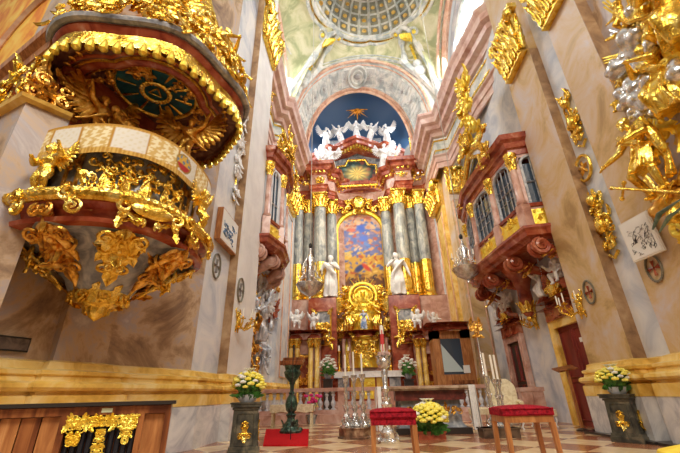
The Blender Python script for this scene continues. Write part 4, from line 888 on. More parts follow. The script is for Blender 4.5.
# parapet cloth: band hanging from the rail
cr_ = 1.385; t0, t1 = radians(-150), radians(32)
def cl_(u, v):
    t = t0+(t1-t0)*u; r = cr_*lob(t, 0)+.015*sin(t*9)*(1-v); return pol(r, t, 1.90+.50*v-.05*abs(sin((t-TH)*2))*(1-v))
a = MB(); a.grid(cl_, 220, 24, None); m_ = len(a.v); a.grid(lambda u, v: cl_(1-u, v)*1.0-V((cl_(1-u, v).x, cl_(1-u, v).y, 0)).normalized()*.012, 220, 24)
cl = a.build('parapet_cloth', painted('embroidered_cloth', .8), None, 60); cl.location = (PC.x, PC.y, 2.4); tag(cl, 'embroidered white and gold cloth band hung round the pulpit parapet', 'cloth')
te = radians(-22)
def clc(p):
    t = atan2(p.y, p.x); u = (t-t0)/(t1-t0); v = (p.z-1.90)/.5; g = (.66, .44, .12); wt = (.86, .84, .78)
    if v < .13 or v > .90: return g if (int(u*160) % 2 or v > .95) else (.80, .62, .25)
    d = sqrt(((t-te)*cr_/.19)**2+((v-.5)*.5/.17)**2)
    if d < 1: return (.55, .40, .10) if d > .84 else ((.62, .10, .10) if p.z < 2.12 else ((.80, .58, .16) if sin(t*60)*sin(p.z*40) > -.3 else (.30, .42, .50)))
    c = (u*9.0) % 1; k = int(u*9)
    if c < .07: return g
    if k % 2 == 0: return wt if (sin(t*70)*sin(p.z*62) > -.55) else (.82, .78, .66)
    q = sin(t*52+2*sin(p.z*30))*sin(p.z*44); return (.78, .62, .32) if q > 0 else (.92, .86, .66)
colour(cl, lambda p: tuple(q**1.7 for q in clc(p)))
# gilt relief, cartouche and bracket leaves
def onDrum(mbx, t, r, z): mbx.M = Matrix.Translation(pol(r, t, z)) @ Matrix.Rotation(t+pi/2, 4, 'Z')
for dt in (-.42, -.14, .14, .42):
    a = MB(); onDrum(a, TH+dt, 1.12, 1.62); ornament(a, .42, .72, 20, int(dt*100)+90, .13, .024, depth=.10, sym=False); a.build('gilded_relief', GOLD, pul, 50)
for dt, kd, zz, h_ in ((-.36, 'saint_a', 1.32, .5), (-.12, 'angel_kneel', 1.34, .5), (.12, 'saint_b', 1.32, .52), (.36, 'angel_kneel', 1.32, .48)):
    sculpture('relief', kd, h_, GOLD, tuple(pol(1.2, TH+dt, zz)), TH+dt+pi/2, pul, wings=False, part='relief_figure')
for tt in (TH-.80, TH+.80, TH-1.55, TH+1.5):
    a = MB(); onDrum(a, tt, 1.13, 1.6); a.tube([(-.1, 0, -.4), (-.1, -.02, .4)], .03, 5); a.tube([(.1, 0, -.4), (.1, -.02, .4)], .03, 5); ornament(a, .16, .75, 8, int(tt*10)+300, .08, .016); a.build('gilded_pilaster_strip', BRONZE_GOLD, pul, 50)
a = MB(); onDrum(a, TH+.16, 1.5, .98); a.ball((0, -.06, .02), (.30, .06, .12), seg=16, rings=8); ornament(a, .85, .36, 12, 44, .12, .022, lambda x, z: abs(x) > .6 or abs(z) > .6); scroll(a, -.36, 0, .12, 1.4, 1, 0, .03); scroll(a, .36, 0, .12, 1.4, -1, pi, .03); a.build('cartouche', GOLD, pul, 50)
for k in range(7):
    tt = TH+(k-3)*.78; a = MB()
    # bracket: volute over a long acanthus down the bowl
    onDrum(a, tt, 1.38, .78); leafy(a, 0, .34, .55, .10, -pi/2, .03, y=.02, curl=-.1); scroll(a, -.07, .1, .10, 1.5, 1, pi/2, .03, y=-.04); scroll(a, .07, .1, .10, 1.5, -1, pi/2, .03, y=-.04)
    a.M = Matrix.Identity(4)
    a.M = Matrix.Translation(pol(1.26, tt, .70)) @ Matrix.Rotation(tt+pi/2, 4, 'Z') @ Matrix.Rotation(radians(57), 4, 'X')
    for ag, LL, ww in ((-pi/2, 1.0, .15), (-pi/2-.42, .62, .10), (-pi/2+.42, .62, .10), (-pi/2-.9, .42, .08), (-pi/2+.9, .42, .08)): leafy(a, 0, .04, LL, ww, ag, .03, y=-.03, curl=.12)
    scroll(a, -.22, -.08, .12, 1.5, 1, 0, .028, y=-.05); scroll(a, .22, -.08, .12, 1.5, -1, pi, .028, y=-.05); scroll(a, -.12, -.62, .10, 1.4, -1, 0, .024, y=-.05); scroll(a, .12, -.62, .10, 1.4, 1, pi, .024, y=-.05)
    for q in range(6): a.ball((0, -.07, -.12*q-.05), (.04, .035, .05), seg=7, rings=5)
    onDrum(a, tt, .98, .50); scroll(a, -.16, .02, .13, 1.4, 1, 0, .028); scroll(a, .16, .02, .13, 1.4, -1, pi, .028); leafy(a, 0, .1, .34, .10, -pi/2, .03, curl=.1)
    onDrum(a, tt, .86, .46); ornament(a, .62, .5, 12, 1500+k, .16, .024, lambda x, z: abs(x) < .55+.45*z, depth=.06)
    a.build('acanthus_bracket', GOLD if k % 2 else BRONZE_GOLD, pul, 50)
a = MB(); acanthus_row(a, 9, .36, -.12, .30, .13, .03); acanthus_row(a, 7, .16, -.24, .2, .09, .03); a.lathe([(0, -.34), (.09, -.28), (.14, -.18), (.32, -.06), (.36, .04)], seg=16)
for k in range(8): onDrum(a, 2*pi*k/8, .38, -.02); scroll(a, 0, 0, .10, 1.3, 1, 0, .026)
a.M = Matrix.Identity(4); a.build('pendant', GOLD, pul, 50)
for tt, kd, mr in ((TH-.92, 'cherub_down', True), (TH+.92, 'cherub_up', False)):
    sculpture('putto', kd, .80, GOLD, tuple(pol(1.40, tt, 1.2)), tt+pi/2, pul, wings=True, mirror=mr, lod=80, part='gilded_putto')
for tt in (TH-1.0, TH-.5, TH+.62, TH+1.1):
    a = MB(); onDrum(a, tt, 1.52, 1.02); scroll(a, -.05, .06, .12, 1.6, 1, pi/2, .03); scroll(a, .06, -.14, .11, 1.5, -1, pi/2, .03); leafy(a, 0, .16, .3, .06, -pi/2, .02, y=-.02, curl=.05); a.build('gilded_clasp', GOLD, pul, 50)

# pulpit back panel
bp = thing('ornate_panel', 'dark red and gold back panel between the pulpit basket and its canopy', 'panel', tuple(lw(3.05, .16))); bp.location.z = 4.2
rzL = atan2(-UL.y, -UL.x)   # local x runs along the wall
bp.rotation_euler = (0, 0, rzL)
a = MB(); a.b2((-1.25, -.16, 0), (1.25, -.02, 2.3)); a.build('board', REDM, bp, 0)
a = MB(); a.M = Matrix.Translation((0, -.18, 1.1)); ornament(a, 2.3, 1.9, 40, 51, .26, .035, lambda x, z: abs(x) > .35); a.build('gilded_relief', BRONZE_GOLD, bp, 50)
# bronze-gold angels between basket and canopy
for px, py, z, kd, lb, mr, dz in ((92, 150, 4.78, 'angel_fly', 'antique gold winged angel at the left rear of the pulpit, under the canopy', False, .6), (182, 168, 4.78, 'angel_fly', 'antique gold winged angel at the right rear of the pulpit, under the canopy', True, -.6)):
    p = onZ(px, py, z); p2 = V((p.x, p.y, z)); d = p2-V((PC.x, PC.y, z)); 
    if d.length > 1.15: d = d.normalized()*1.15
    statue('gilded_angel', lb, 'angel', kd, 1.12, BRONZE_GOLD, (PC.x+d.x, PC.y+d.y, 4.79), radians(38)+dz*.6, wings=True, mirror=mr, lod=85)
a = MB(); p0 = onZ(118, 112, 5.6); p1 = onZ(168, 134, 5.7); p0.z = 5.6; p1.z = 5.7
for o in (-.08, 0, .07): a.tube([p0.lerp(p1, k/12)+V((0, o*.6, -.25*sin(pi*k/12)+o)) for k in range(13)], [.05+.02*sin(k*2) for k in range(13)], 7)
for k in range(13): q = p0.lerp(p1, k/12); a.ball(q+V((0, -.06, -.25*sin(pi*k/12))), .075, seg=7, rings=5)
tag(a.build('gilded_garland', BRONZE_GOLD), 'antique gold garland swag held between the two pulpit angels', 'garland')

# ------------------------------------------------------------------ canopy (sounding board)
can = thing('pulpit_canopy', 'large gilded sounding board with bell tassels above the pulpit', 'pulpit canopy', (PC.x+.03, PC.y+.02, 6.17)); can.scale = (.92, .92, .92)
lob2 = lambda t, z: 1+.035*cos(6*(t-TH))
a = MB(); a.lathe([(1.78, .22), (1.84, .28), (1.90, .34), (1.93, .40), (1.86, .43), (1.90, .48), (1.96, .52), (1.94, .60), (1.5, .7), (.9, .9), (0, 1.0)], seg=72, mod=lob2, cap=False); a.build('red_crown_moulding', REDM, can, 30)
a = MB(); pts = [pol(1.97*lob2(t, 0), t, .53) for t in [2*pi*i/72 for i in range(73)]]; a.tube(pts, .085, 8); a.build('grey_crown_moulding', GREYM, can)
a = MB(); NS = 54
def lam(u, v):
    t = 2*pi*u; r = 1.86*lob2(t, 0)+.006*cos(t*NS*3)*sin(v*9); return pol(r+.03*(1-v), t, .26*v+.02-.07*abs(cos(t*NS/2))*(1-v))
a.grid(lam, NS*6, 5); a.grid(lambda u, v: (lambda p: p-V((p.x, p.y, 0)).normalized()*.05)(lam(1-u, v)), NS*6, 5); a.build('gilded_lambrequin', GOLD, can, 50)
bell = MB(); bell.lathe([(.0, .06), (.028, .05), (.03, .02), (.045, .0), (.06, -.06), (.072, -.13), (.05, -.14), (.02, -.17), (0, -.17)], seg=9)
bm_ = bell.mesh('tassel'); bm_.materials.append(GOLDB)
for i in range(NS):
    t = 2*pi*(i+.5)/NS; link('tassel', bm_, can, pol(1.88*lob2(t, 0), t, .02), None, (1.05, 1.05, 1.3))
a = MB(); a.lathe([(1.84, .05), (1.80, .18), (1.55, .24), (1.35, .18), (1.30, .26), (1.05, .34), (0, .36)], seg=72, mod=lob2, cap=False); a.build('soffit', noisy('dark_soffit', [(.3, (.10, .03, .02)), (.6, (.20, .08, .05)), (.8, (.38, .22, .14))], 4, .35), can, 30)
tc_ = onZ(150, 83, 6.72); tcl = tc_-V(can.location); tcl.z = .27
a = MB(); q4 = lambda t: 1+.16*abs(sin(2*t))
ro = [pol(1.18*q4(t), t, .22) for t in [2*pi*i/64 for i in range(65)]]; a.tube(ro, .09, 8); a.tube([V((p.x*1.16, p.y*1.16, .2)) for p in ro], .035, 6); a.build('red_lobed_ring', REDM, can)
a = MB(); a.tube([V((p.x*1.09, p.y*1.09, .18)) for p in ro], .03, 6); a.tube([V((p.x*.90, p.y*.90, .22)) for p in ro], .03, 6); a.build('gilded_fillet', GOLD, can)
sh = V((.34, -.42, 0))
a = MB(); a.lathe([(0, .26), (.80, .26), (.80, .34)], tuple(sh), 40); a.build('teal_panel', TEAL, can)
a = MB(); a.tube([sh+pol(.80, 2*pi*i/40, .25) for i in range(41)], .045, 6)
for i in range(22): a.ball(sh+pol(.27, 2*pi*i/22, .22), (.06, .06, .045), seg=7, rings=5)
for i in range(10):
    t = 2*pi*i/10; a.tube([sh+pol(.38, t, .24), sh+pol(.56, t, .235), sh+pol(.72, t, .24)], [.015, .03, .04], 5, .6)
tri = [sh+pol(.14, TH+2*pi*i/3, .23) for i in range(4)]; a.tube(tri, .02, 5); a.build('gilded_wreath_and_rays', GOLD, can)
for k in range(8):
    a = MB(); t = TH+.4+2*pi*k/8; a.M = Matrix.Translation(pol(1.02, t, .2)) @ Matrix.Rotation(t+pi/2, 4, 'Z') @ Matrix.Rotation(pi/2, 4, 'X'); ornament(a, .42, .36, 7, 500+k, .13, .022); a.build('soffit_scrollwork', BRONZE_GOLD, can, 50)
a = MB(); a.tube([pol(1.60, 2*pi*i/60, .19) for i in range(61)], .02, 5)
for i in range(46):
    t = 2*pi*i/46; a.ball(pol(1.60, t, .17), (.07, .05, .03), R=RZ(t), seg=6, rings=4)
a.build('soffit_relief', BRONZE_GOLD, can, 50)
# gilded crown on top: scrolls, clouds and figures
for k in range(14):
    t = TH+2*pi*(k+.5)/14; a = MB(); a.M = Matrix.Translation(pol(1.80, t, .98)) @ Matrix.Rotation(t+pi/2, 4, 'Z') @ Matrix.Rotation(-.35, 4, 'X')
    ornament(a, .86, .95, 20, 600+k, .22, .036, depth=.22, sym=False); scroll(a, 0, -.25, .26, 1.6, 1 if k % 2 else -1, pi/2, .055); a.build('gilded_scrollwork', GOLD, can, 50)
for k in range(9):
    t = TH+2*pi*k/9; a = MB(); a.M = Matrix.Translation(pol(1.45, t, 1.7)) @ Matrix.Rotation(t+pi/2, 4, 'Z') @ Matrix.Rotation(-.5, 4, 'X')
    ornament(a, .9, 1.3, 20, 700+k, .26, .042, depth=.25, sym=False); leafy(a, 0, -.5, 1.2, .22, pi/2, .05, curl=.3); a.build('gilded_scrollwork', GOLD, can, 50)
for dt, zz, kd, hh, rr in ((-.95, .62, 'cherub_sit', .95, 1.7), (-.3, .7, 'angel_fly', 1.5, 1.5), (.25, .66, 'cherub_up', 1.0, 1.75), (.75, .95, 'angel_kneel', 1.5, 1.5), (1.2, .95, 'cherub_down', .95, 1.6), (-1.5, .95, 'cherub_up', 1.0, 1.5)):
    sculpture('f', kd, hh, GOLD, tuple(pol(rr, TH+dt, zz)), TH+dt+pi/2, can, wings=True, part='gilded_figure', lod=70)
a = MB(); a.lathe([(1.3, 1.0), (1.15, 1.5), (.8, 2.4), (.5, 3.2), (.2, 3.8), (0, 4.0)], seg=24); a.build('crown_core', BRONZE_GOLD, can)

# ------------------------------------------------------------------ side arch and pilaster left of the pulpit
K = onL(28, 98, .45); kz = K.z; kr = onZ(71, 117, kz); kl = onZ(-25, 128, kz)
a = MB(); a.prism([(kl.x, kl.y), (K.x, K.y), (kr.x, kr.y), (kr.x-.9, kr.y+.2), (kl.x-1.2, kl.y+.4)], 0, kz); struct(a.build('wall_left', WALLM, smooth=0))
a = MB(); pth = [(kl.x, kl.y), (K.x, K.y), (kr.x, kr.y)]
a.sweep(pth, [(0, kz-.08), (.1, kz-.06), (.12, kz), (-.3, kz+.02)]); struct(a.build('trim_9', OCHRE, smooth=20))
def edge_orn(name, P, Q, z, h, n, seed, m, label):
    P = V(P); Q = V(Q); d = Q-P; L_ = d.length; t = thing(name, label, 'relief', ((P.x+Q.x)/2, (P.y+Q.y)/2, z), atan2(d.y, d.x)); a = MB(); a.b2((-L_/2, .02, 0), (L_/2, .1, h*.8)); a.build('ground', REDM, t, 0)
    a = MB(); a.M = Matrix.Translation((0, 0, h/2)); ornament(a, L_, h, n, seed, .2, .032, depth=.1, sym=False); a.build('scrollwork', m, t, 50); return t
edge_orn('gilded_frieze', (kl.x, kl.y), (K.x, K.y), kz+.03, .75, 46, 801, GOLD, 'gilded foliage frieze at the far left edge, above the grey pilaster')
edge_orn('gilded_frieze', (K.x+.02, K.y), (kr.x-.1, kr.y-.1), kz+.03, .45, 22, 802, BRONZE_GOLD, 'gilded foliage frieze half hidden behind the left rim of the canopy')
cz_ = kz+1.5; c0 = onZ(-30, 95, cz_); c1 = onZ(50, 27, cz_); c2 = onZ(66, 40, cz_)
a = MB(); a.sweep([(c0.x, c0.y), (c1.x, c1.y), (c2.x, c2.y)], [(-.9, -.45+cz_), (-.25, -.45+cz_), (-.22, -.3+cz_), (-.12, -.26+cz_), (-.1, -.1+cz_), (.0, 0+cz_), (.02, .12+cz_), (-.9, .14+cz_)]); struct(a.build('trim_10', WOODL, smooth=20))
u_ = (V((c1.x, c1.y))-V((c0.x, c0.y))).normalized(); n_ = V((u_.y, -u_.x))
q0 = V((c0.x, c0.y))-n_*.35-u_*6; q1 = V((c1.x, c1.y))-n_*.35+u_*.1
FR = noisy('orange_fresco', [(.3, (.80, .24, .02)), (.5, (.95, .46, .04)), (.7, (1, .66, .12))], 1.0, .6)
a = MB(); a.prism([tuple(q0), tuple(q1), tuple(q1-n_*.4), tuple(q0-n_*.4)], cz_+.1, cz_+9); struct(a.build('wall_left', FR, smooth=0))
q2 = q1-u_*.9; a = MB(); a.prism([tuple(q0-n_*.6), tuple(q2-n_*.6), tuple(q2-n_*.9), tuple(q0-n_*.9)], 0, cz_+.1); struct(a.build('wall_left', WALLM, smooth=0))
a = MB(); 
for rr, th_ in ((2.6, .10),):
    a.tube([V((q1.x, q1.y, cz_+.2))+V((-u_.x, -u_.y, 0))*(3.4-rr*cos(t)) + V((n_.x, n_.y, 0))*.02 + V((0, 0, rr*1.25*sin(t))) for t in [pi*k/30 for k in range(31)]], th_, 5)
struct(a.build('trim_11', CORAL))

# dark wall plate
p = onL(12, 344, .02); t = thing('wall_plate', 'dark rectangular metal plate on the left wall beneath the pulpit', 'plate', tuple(p), rzL); a = MB(); a.b2((-.42, -.04, -.09), (.20, 0, .09)); a.build('plate', noisy('dark_plate', [(.3, (.06, .04, .03)), (.7, (.16, .11, .08))], 5, .5), t, 0)
a = MB(); a.tube([(-.42, -.04, -.09), (.20, -.04, -.09), (.20, -.04, .09), (-.42, -.04, .09), (-.42, -.04, -.09)], .012, 4); a.build('rim', BLACK, t)

# ------------------------------------------------------------------ organ cabinet, lower left
cy = 3.1; ca = radians(25); cor = onY(172, 402, cy); cw_ = 2.6; co = cor-V((cos(ca), sin(ca), 0))*cw_; co.z = 0
oc = thing('organ_cabinet', 'brown wooden organ cabinet with a gilded pipe grille, lower left corner', 'cabinet', tuple(co), ca)
cn = V((sin(ca), -cos(ca), 0)); cu = V((cos(ca), sin(ca), 0))
def onC(px, py): v = ray(px, py); t = (co.dot(cn))/v.dot(cn); return V((0, 0, CH))+v*t
X = lambda px, py=420: (onC(px, py)-co).dot(cu)
ht = onC(90, 402.5).z
a = MB(); a.b2((0, .06, 0), (cw_, .5, ht-.02)); a.build('carcass', WOOD, oc, 0)
a = MB(); a.b2((-.02, -.04, ht-.025), (cw_+.03, .55, ht)); a.build('top', DARK, oc, 0)
a = MB(); a.b2((0, -.01, ht-.085), (cw_, .07, ht-.03)); a.b2((0, -.01, 0), (cw_, .07, .06)); 
for px in (64, 141, 167): a.b2((X(px)-.02, -.01, .06), (X(px)+.02, .07, ht-.085))
a.build('frame', WOOD, oc, 0)
bx0 = 0; n_b = 16; wb = (X(64)-.02)/n_b
for i in range(n_b):
    a = MB(); a.b2((i*wb+.004, .02, .06), ((i+1)*wb-.004, .062, ht-.09)); a.build('board', WOODL if i % 2 else WOOD, oc, 0)
a = MB(); a.b2((X(141)+.02, .025, .06), (X(167)-.02, .062, ht-.09)); a.build('side_panel', WOODL, oc, 0)
PIPE = mat('dark_pipe', (.045, .05, .07), .3, .7); npp = 10; xa, xb = X(64)+.02, X(141)-.02
for i in range(npp):
    x = xa+(xb-xa)*(i+.5)/npp; a = MB(); a.tube([(x, .035, .06), (x, .035, ht-.1)], (xb-xa)/npp*.44, 10); a.build('organ_pipe', PIPE, oc)
a = MB(); gw = xb-xa
for cx_, hh, ww in ((.14, .16, .24), (.5, .25, .36), (.86, .16, .24)):
    a.M = Matrix.Translation((xa+gw*cx_, -.005, ht-.10-hh/2)); ornament(a, gw*ww*1.15, hh, 26, int(cx_*99), .040, .0048, lambda x, z: abs(x) < .35+.5*(z+1)/2)
a.M = Matrix.Translation((xa+gw/2, -.005, ht-.13)); ornament(a, gw, .06, 34, 88, .036, .0048); a.build('gilded_carving', GOLDB, oc, 50)
a = MB(); xl = X(108, 408); zl = ht-.055; a.b2((xl-.035, -.016, zl-.014), (xl+.035, -.01, zl+.014)); a.build('paper_label', mat('pale_green_paper', (.66, .74, .50), .7), oc, 0)

# ------------------------------------------------------------------ things on the left pier
def framed_print(name, label, M, w, h, fr, fm, seed, ink, lines=26):
    t = thing(name, label, 'picture'); t.matrix_world = M
    a = MB(); a.b2((-w/2, -fr, -h/2), (w/2, 0, h/2)); a.build('frame', fm, t, 0)
    a = MB(); a.b2((-w/2+.03, -fr-.012, -h/2+.03), (w/2-.03, -fr, h/2-.03)); sh_ = a.build('sheet', mat('print_paper', (.86, .85, .80), .6), t, 0)
    R = random.Random(seed); a = MB()
    for _ in range(lines):
        x = R.uniform(-.32, .32)*w; z = R.uniform(-.34, .16)*h; pts = [(x, -fr-.014, z)]
        for k in range(6): x = max(-.38*w, min(.38*w, x+R.uniform(-.09, .09)*w)); z = max(-.4*h, min(.24*h, z+R.uniform(-.08, .08)*h)); pts.append((x, -fr-.014, z))
        a.tube(pts, R.uniform(.004, .014)*w/.8, 4, .3)
    a.build('drawing', ink, sh_); return t
INK = mat('print_ink', (.04, .04, .05), .7); INKB = mat('blue_ink', (.16, .30, .50), .7)
p = onX(224, 232, -3.85); p2 = onX(215, 232, -3.85); p3 = onX(233, 232, -3.85); pt_ = onX(224, 214, -3.85); pb_ = onX(222, 250, -3.85)
framed_print('framed_print', 'tan framed print with blue drawing on the left pier beside the pulpit', frame((-3.84, p.y, p.z), (0, 1, 0), (0, 0, 1)), min(1.3, p3.y-p2.y), .95, .16, WOODL, 3, INKB)
def cross_mark(label, M, r, full):
    t = thing('consecration_cross', label, 'cross emblem'); t.matrix_world = M; a = MB(); a.tube([(r*.72*cos(2*pi*k/28), -.012, r*sin(2*pi*k/28)) for k in range(29)], r*.11, 5, .5)
    if full:
        for k in range(28): g = 2*pi*k/28; a.ball((r*.72*cos(g), -.02, r*sin(g)), (r*.09, .02, r*.11), seg=6, rings=4)
    a.build('wreath', mat('grey_olive_wreath', (.20, .18, .13), .6), t)
    a = MB()
    for g in range(4):
        c, s = cos(g*pi/2), sin(g*pi/2); L_ = r*.55
        a.add([(0, -.02, 0), (c*L_-s*r*.2, -.012, s*L_+c*r*.2), (c*L_+s*r*.2, -.012, s*L_-c*r*.2), (c*L_*.6, -.03, s*L_*.6)], [(0, 1, 3), (0, 3, 2), (1, 2, 3)][:3])
        a.tube([(0, -.015, 0), (c*L_, -.015, s*L_)], [r*.05, r*.13], 4, .4)
    a.build('cross', REDM if full else mat('grey_cross_paint', (.25, .22, .2), .6), t, 0)
p = onX(216, 266, -3.85); cross_mark('faint grey painted cross in a ring below the print on the left pier', frame((-3.845, p.y, p.z), (0, 1, 0), (0, 0, 1)), .34, False)
p = onX(240, 290, -3.6); cross_mark('faint grey painted cross on the pale left pilaster beside the oratory', frame((-3.595, p.y, p.z), (0, 1, 0), (0, 0, 1)), .36, False)
# stucco and gilt relief strips high on the left pier
t = thing('relief_strip', 'white and gold hanging trophy relief on the bluish left pier above the print', 'relief'); t.matrix_world = frame((-3.84, 9.75, 8.3), (0, 1, 0), (0, 0, 1)); a = MB(); ornament(a, .5, 3.6, 40, 61, .2, .035, depth=.08); a.build('stucco_relief', STUCCO, t, 50)
a = MB(); a.tube([(0, -.03, -1.8), (0, -.03, 1.8)], .03, 5); a.build('gilded_stem', GOLD, t)
p = onX(267, 25, -3.6); t = thing('relief_strip', 'gold relief on the left entablature above the pale oratory', 'relief'); t.matrix_world = frame((-4.3, 13.2, 14.6), (0, 1, 0), (0, 0, 1)); a = MB(); ornament(a, 1.3, 2.2, 32, 62, .34, .05, depth=.2); a.build('gilded_relief', GOLD, t, 50)

# ------------------------------------------------------------------ oratory balconies
def oratory(name, label, path, zf, side, seed, wallx, pale=False):
    """path: plan points in sweep order (outwards = right of travel)"""
    o3 = V((sum(p[0] for p in path)/len(path), sum(p[1] for p in path)/len(path), zf)); t = thing(name, label, 'oratory balcony', tuple(o3)); P = [(p[0]-o3.x, p[1]-o3.y) for p in path]
    a = MB(); a.sweep(P, [(-.25, 0), (-.02, 0), (.04, .08), (.16, .12), (.2, .25), (.26, .32), (.26, .40), (-.25, .42)]); a.prism(P if side > 0 else P, .02, .3); a.build('floor_cornice', REDM, t, 20)
    a = MB(); a.sweep(P, [(-.12, .40), (0, .40), (0, 1.10), (-.12, 1.10)]); a.build('parapet', PINKM, t, 0)
    a = MB(); a.sweep(P, [(-.16, 1.10), (.05, 1.10), (.08, 1.2), (-.16, 1.22)]); a.build('parapet_rail', REDM, t, 0)
    zt = 3.05 if side > 0 else 3.65; a = MB(); a.sweep(P, [(-.2, zt), (.03, zt), (.05, zt+.18), (.14, zt+.22), (.18, zt+.4), (.30, zt+.48), (.34, zt+.66), (-.2, zt+.7)]); a.prism(P, zt+.3, zt+.6); a.build('upper_cornice', REDM, t, 20)
    for i in range(len(P)-1):
        p = V(P[i]); q = V(P[i+1]); d = q-p; L_ = d.length; ang = atan2(d.y, d.x); n = V((d.y, -d.x)).normalized(); M = Matrix.Translation(((p.x+q.x)/2, (p.y+q.y)/2, 0)) @ Matrix.Rotation(ang, 4, 'Z')
        a = MB(); a.M = M; a.b2((-L_/2+.16, -.03, .5), (L_/2-.16, .03, 1.0)); a.M = M @ Matrix.Translation((0, -.03, .75)); ornament(a, L_-.4, .42, max(5, int(L_*9)), seed+i, .12, .02); a.build('gilded_parapet_panel', GOLDB, t, 40)
        a = MB(); a.M = M; w2 = L_/2-.26; H0, H1 = 1.22, zt-.35
        a.b2((-w2, .06, H0), (w2, .1, H1)); wn_ = a.build('window_pane', GLASS, t, 0)
        a = MB(); a.M = M; ar = [(w2*cos(pi*k/10), .02, H1-.02+.28*sin(pi*k/10)) for k in range(11)]; a.tube([(w2, .02, H0)]+ar+[(-w2, .02, H0)], .06, 5); a.tube([(0, .03, H0), (0, .03, H1+.2)], .03, 4); a.tube([(-w2, .03, 2.0), (w2, .03, 2.0)], .035, 4)
        if L_ > 1.3:
            for xx in (-.5, .5): a.tube([(xx*w2, .03, H0), (xx*w2, .03, H1+.1)], .018, 4)
            for zz in (1.7, 2.25): a.tube([(-w2, .03, zz), (w2, .03, zz)], .018, 4)
        a.build('window_frame', GREYM if not pale else PALEM, wn_)
        a = MB(); a.M = M; a.b2((-L_/2, .0, zt-.12), (L_/2, .16, zt+.02)); a.b2((-L_/2, .0, 1.2), (-w2-.02, .16, zt-.1)); a.b2((w2+.02, .0, 1.2), (L_/2, .16, zt-.1)); a.build('window_wall', PINKM if not pale else PALEM, t, 0)
    for i, p in enumerate(P):
        a = MB(); a.box((p[0], p[1], .78), (.30, .30, .78), R=RZ(.3)); a.lathe([(.15, 1.2), (.16, 1.28), (.12, 1.34), (.10, zt-.55)], (p[0], p[1], 0), 14); cl_ = a.build('column', PINKM, t)
        a = MB(); a.lathe([(.11, zt-.6), (.12, zt-.35), (.2, zt-.1), (.21, zt)], (p[0], p[1], 0), 12); acanthus_row(a, 7, .11, zt-.57, .3, .06, .02, c=(p[0], p[1], 0)); acanthus_row(a, 5, .13, zt-.35, .24, .07, .02, c=(p[0], p[1], 0)); a.build('gilded_capital', GOLD, cl_, 50)
    # gilded crown
    m0 = V(P[len(P)//2-1]).lerp(V(P[len(P)//2]), .5)
    fw = V((-side, 0)); M = Matrix.Translation((m0.x, m0.y, zt+.7)) @ (frame((0, 0, 0), (0, -side, 0), (0, 0, 1)))
    a = MB(); a.M = M; a.tube([(-1.4, 0, 0), (-1.35, 0, .5), (-.9, 0, 1.0), (0, 0, 1.35), (.9, 0, 1.0), (1.35, 0, .5), (1.4, 0, 0)], .16, 8); a.tube([(-1.1, -.1, 0), (-1.0, -.1, .4), (0, -.1, 1.0), (1.0, -.1, .4), (1.1, -.1, 0)], .09, 7)
    for sx in (-1.6, 1.6): a.M = M @ Matrix.Translation((sx, 0, .4)); ornament(a, .9, 1.3, 16, seed+77, .28, .05, depth=.2)
    a.M = M @ Matrix.Translation((0, -.1, 1.6)); ornament(a, 1.8, 1.0, 22, seed+78, .3, .05, lambda x, z: abs(x) < 1-.6*(z+1)/2, depth=.2); a.build('gilded_crown', GOLD, t, 50)
    a = MB(); a.M = M; a.grid(lambda u, v: (-1.05+2.1*u, .05, (.42+.55*sin(pi*u))*v), 10, 3, (0, .08, 0)); a.build('crown_glass', SKYW if False else GLASS, t)
    # corbels: scroll brackets and hanging boss
    for i in range(1, len(P)-1):
        p = V(P[i]); ww = V((wallx-o3.x, p.y)); d = (p-ww); L_ = d.length; d.normalize(); ang = atan2(d.y, d.x)+pi/2
        for kk in range(2 if i in (1, len(P)-2) else 1):
            a = MB(); M = Matrix.Translation((ww.x, ww.y, 0)) @ Matrix.Rotation(ang, 4, 'Z'); a.M = M
            prof = [(0, -L_*.86*(1-(k/9)**1.5), -.10-(.52 if side > 0 else .9)*(k/9)**1.1) for k in range(10)]
            a.tube(prof, [.20, .24, .23, .21, .19, .17, .15, .13, .12, .10], 10)
            a.M = M @ Matrix.Rotation(pi/2, 4, 'Z'); 
            for yo in (-.16, .16): scroll(a, -L_*.86, -.24, .26, 1.9, 1, pi/2, .07, y=yo)
            if kk: a.M = M @ Matrix.Translation((.5, 0, 0))
            cb = a.build('scroll_corbel', REDM if not pale else PINKM, t)
            g = MB(); g.M = M @ Matrix.Translation((0, -L_*.5, -.42)) @ Matrix.Rotation(-.6, 4, 'X'); ornament(g, .45, .5, 9, seed+i*5+kk, .16, .03); leafy(g, 0, .2, .5, .2, -pi/2, .05, y=-.12); g.build('gilded_leaf', BRONZE_GOLD, cb, 50)
            if kk == 0: break
    mm = V((wallx-o3.x-side*.35, 0)); a = MB(); a.lathe([(.05, -1.75), (.16, -1.65), (.20, -1.4), (.24, -1.1), (.22, -.8), (.34, -.4), (.55, -.1), (.6, 0)], (mm.x+(-side)*.1, mm.y, 0), 20); a.build('hanging_boss', REDM, t)
    a = MB(); acanthus_row(a, 8, .20, -1.6, .40, .10, .03, c=(mm.x-side*.1, mm.y, 0)); a.ball((mm.x-side*.1, mm.y, -1.8), .11); a.build('gilded_pendant', GOLD, t, 50)
    return t
oratory('oratory_balcony', 'red and gold glazed oratory bay on scroll corbels on the right wall', [(6.28, 16.9), (5.1, 15.9), (4.78, 13.8), (4.95, 11.9), (5.15, 10.35), (6.28, 10.15)], 5.0, 1, 900, 6.28)
oratory('oratory_balcony', 'pale glazed oratory bay with a dark red underside on the left wall', [(-4.88, 12.25), (-3.45, 12.3), (-3.15, 13.4), (-3.3, 15.0), (-3.75, 16.0), (-4.88, 16.15)], 6.0, -1, 950, -4.88, True)
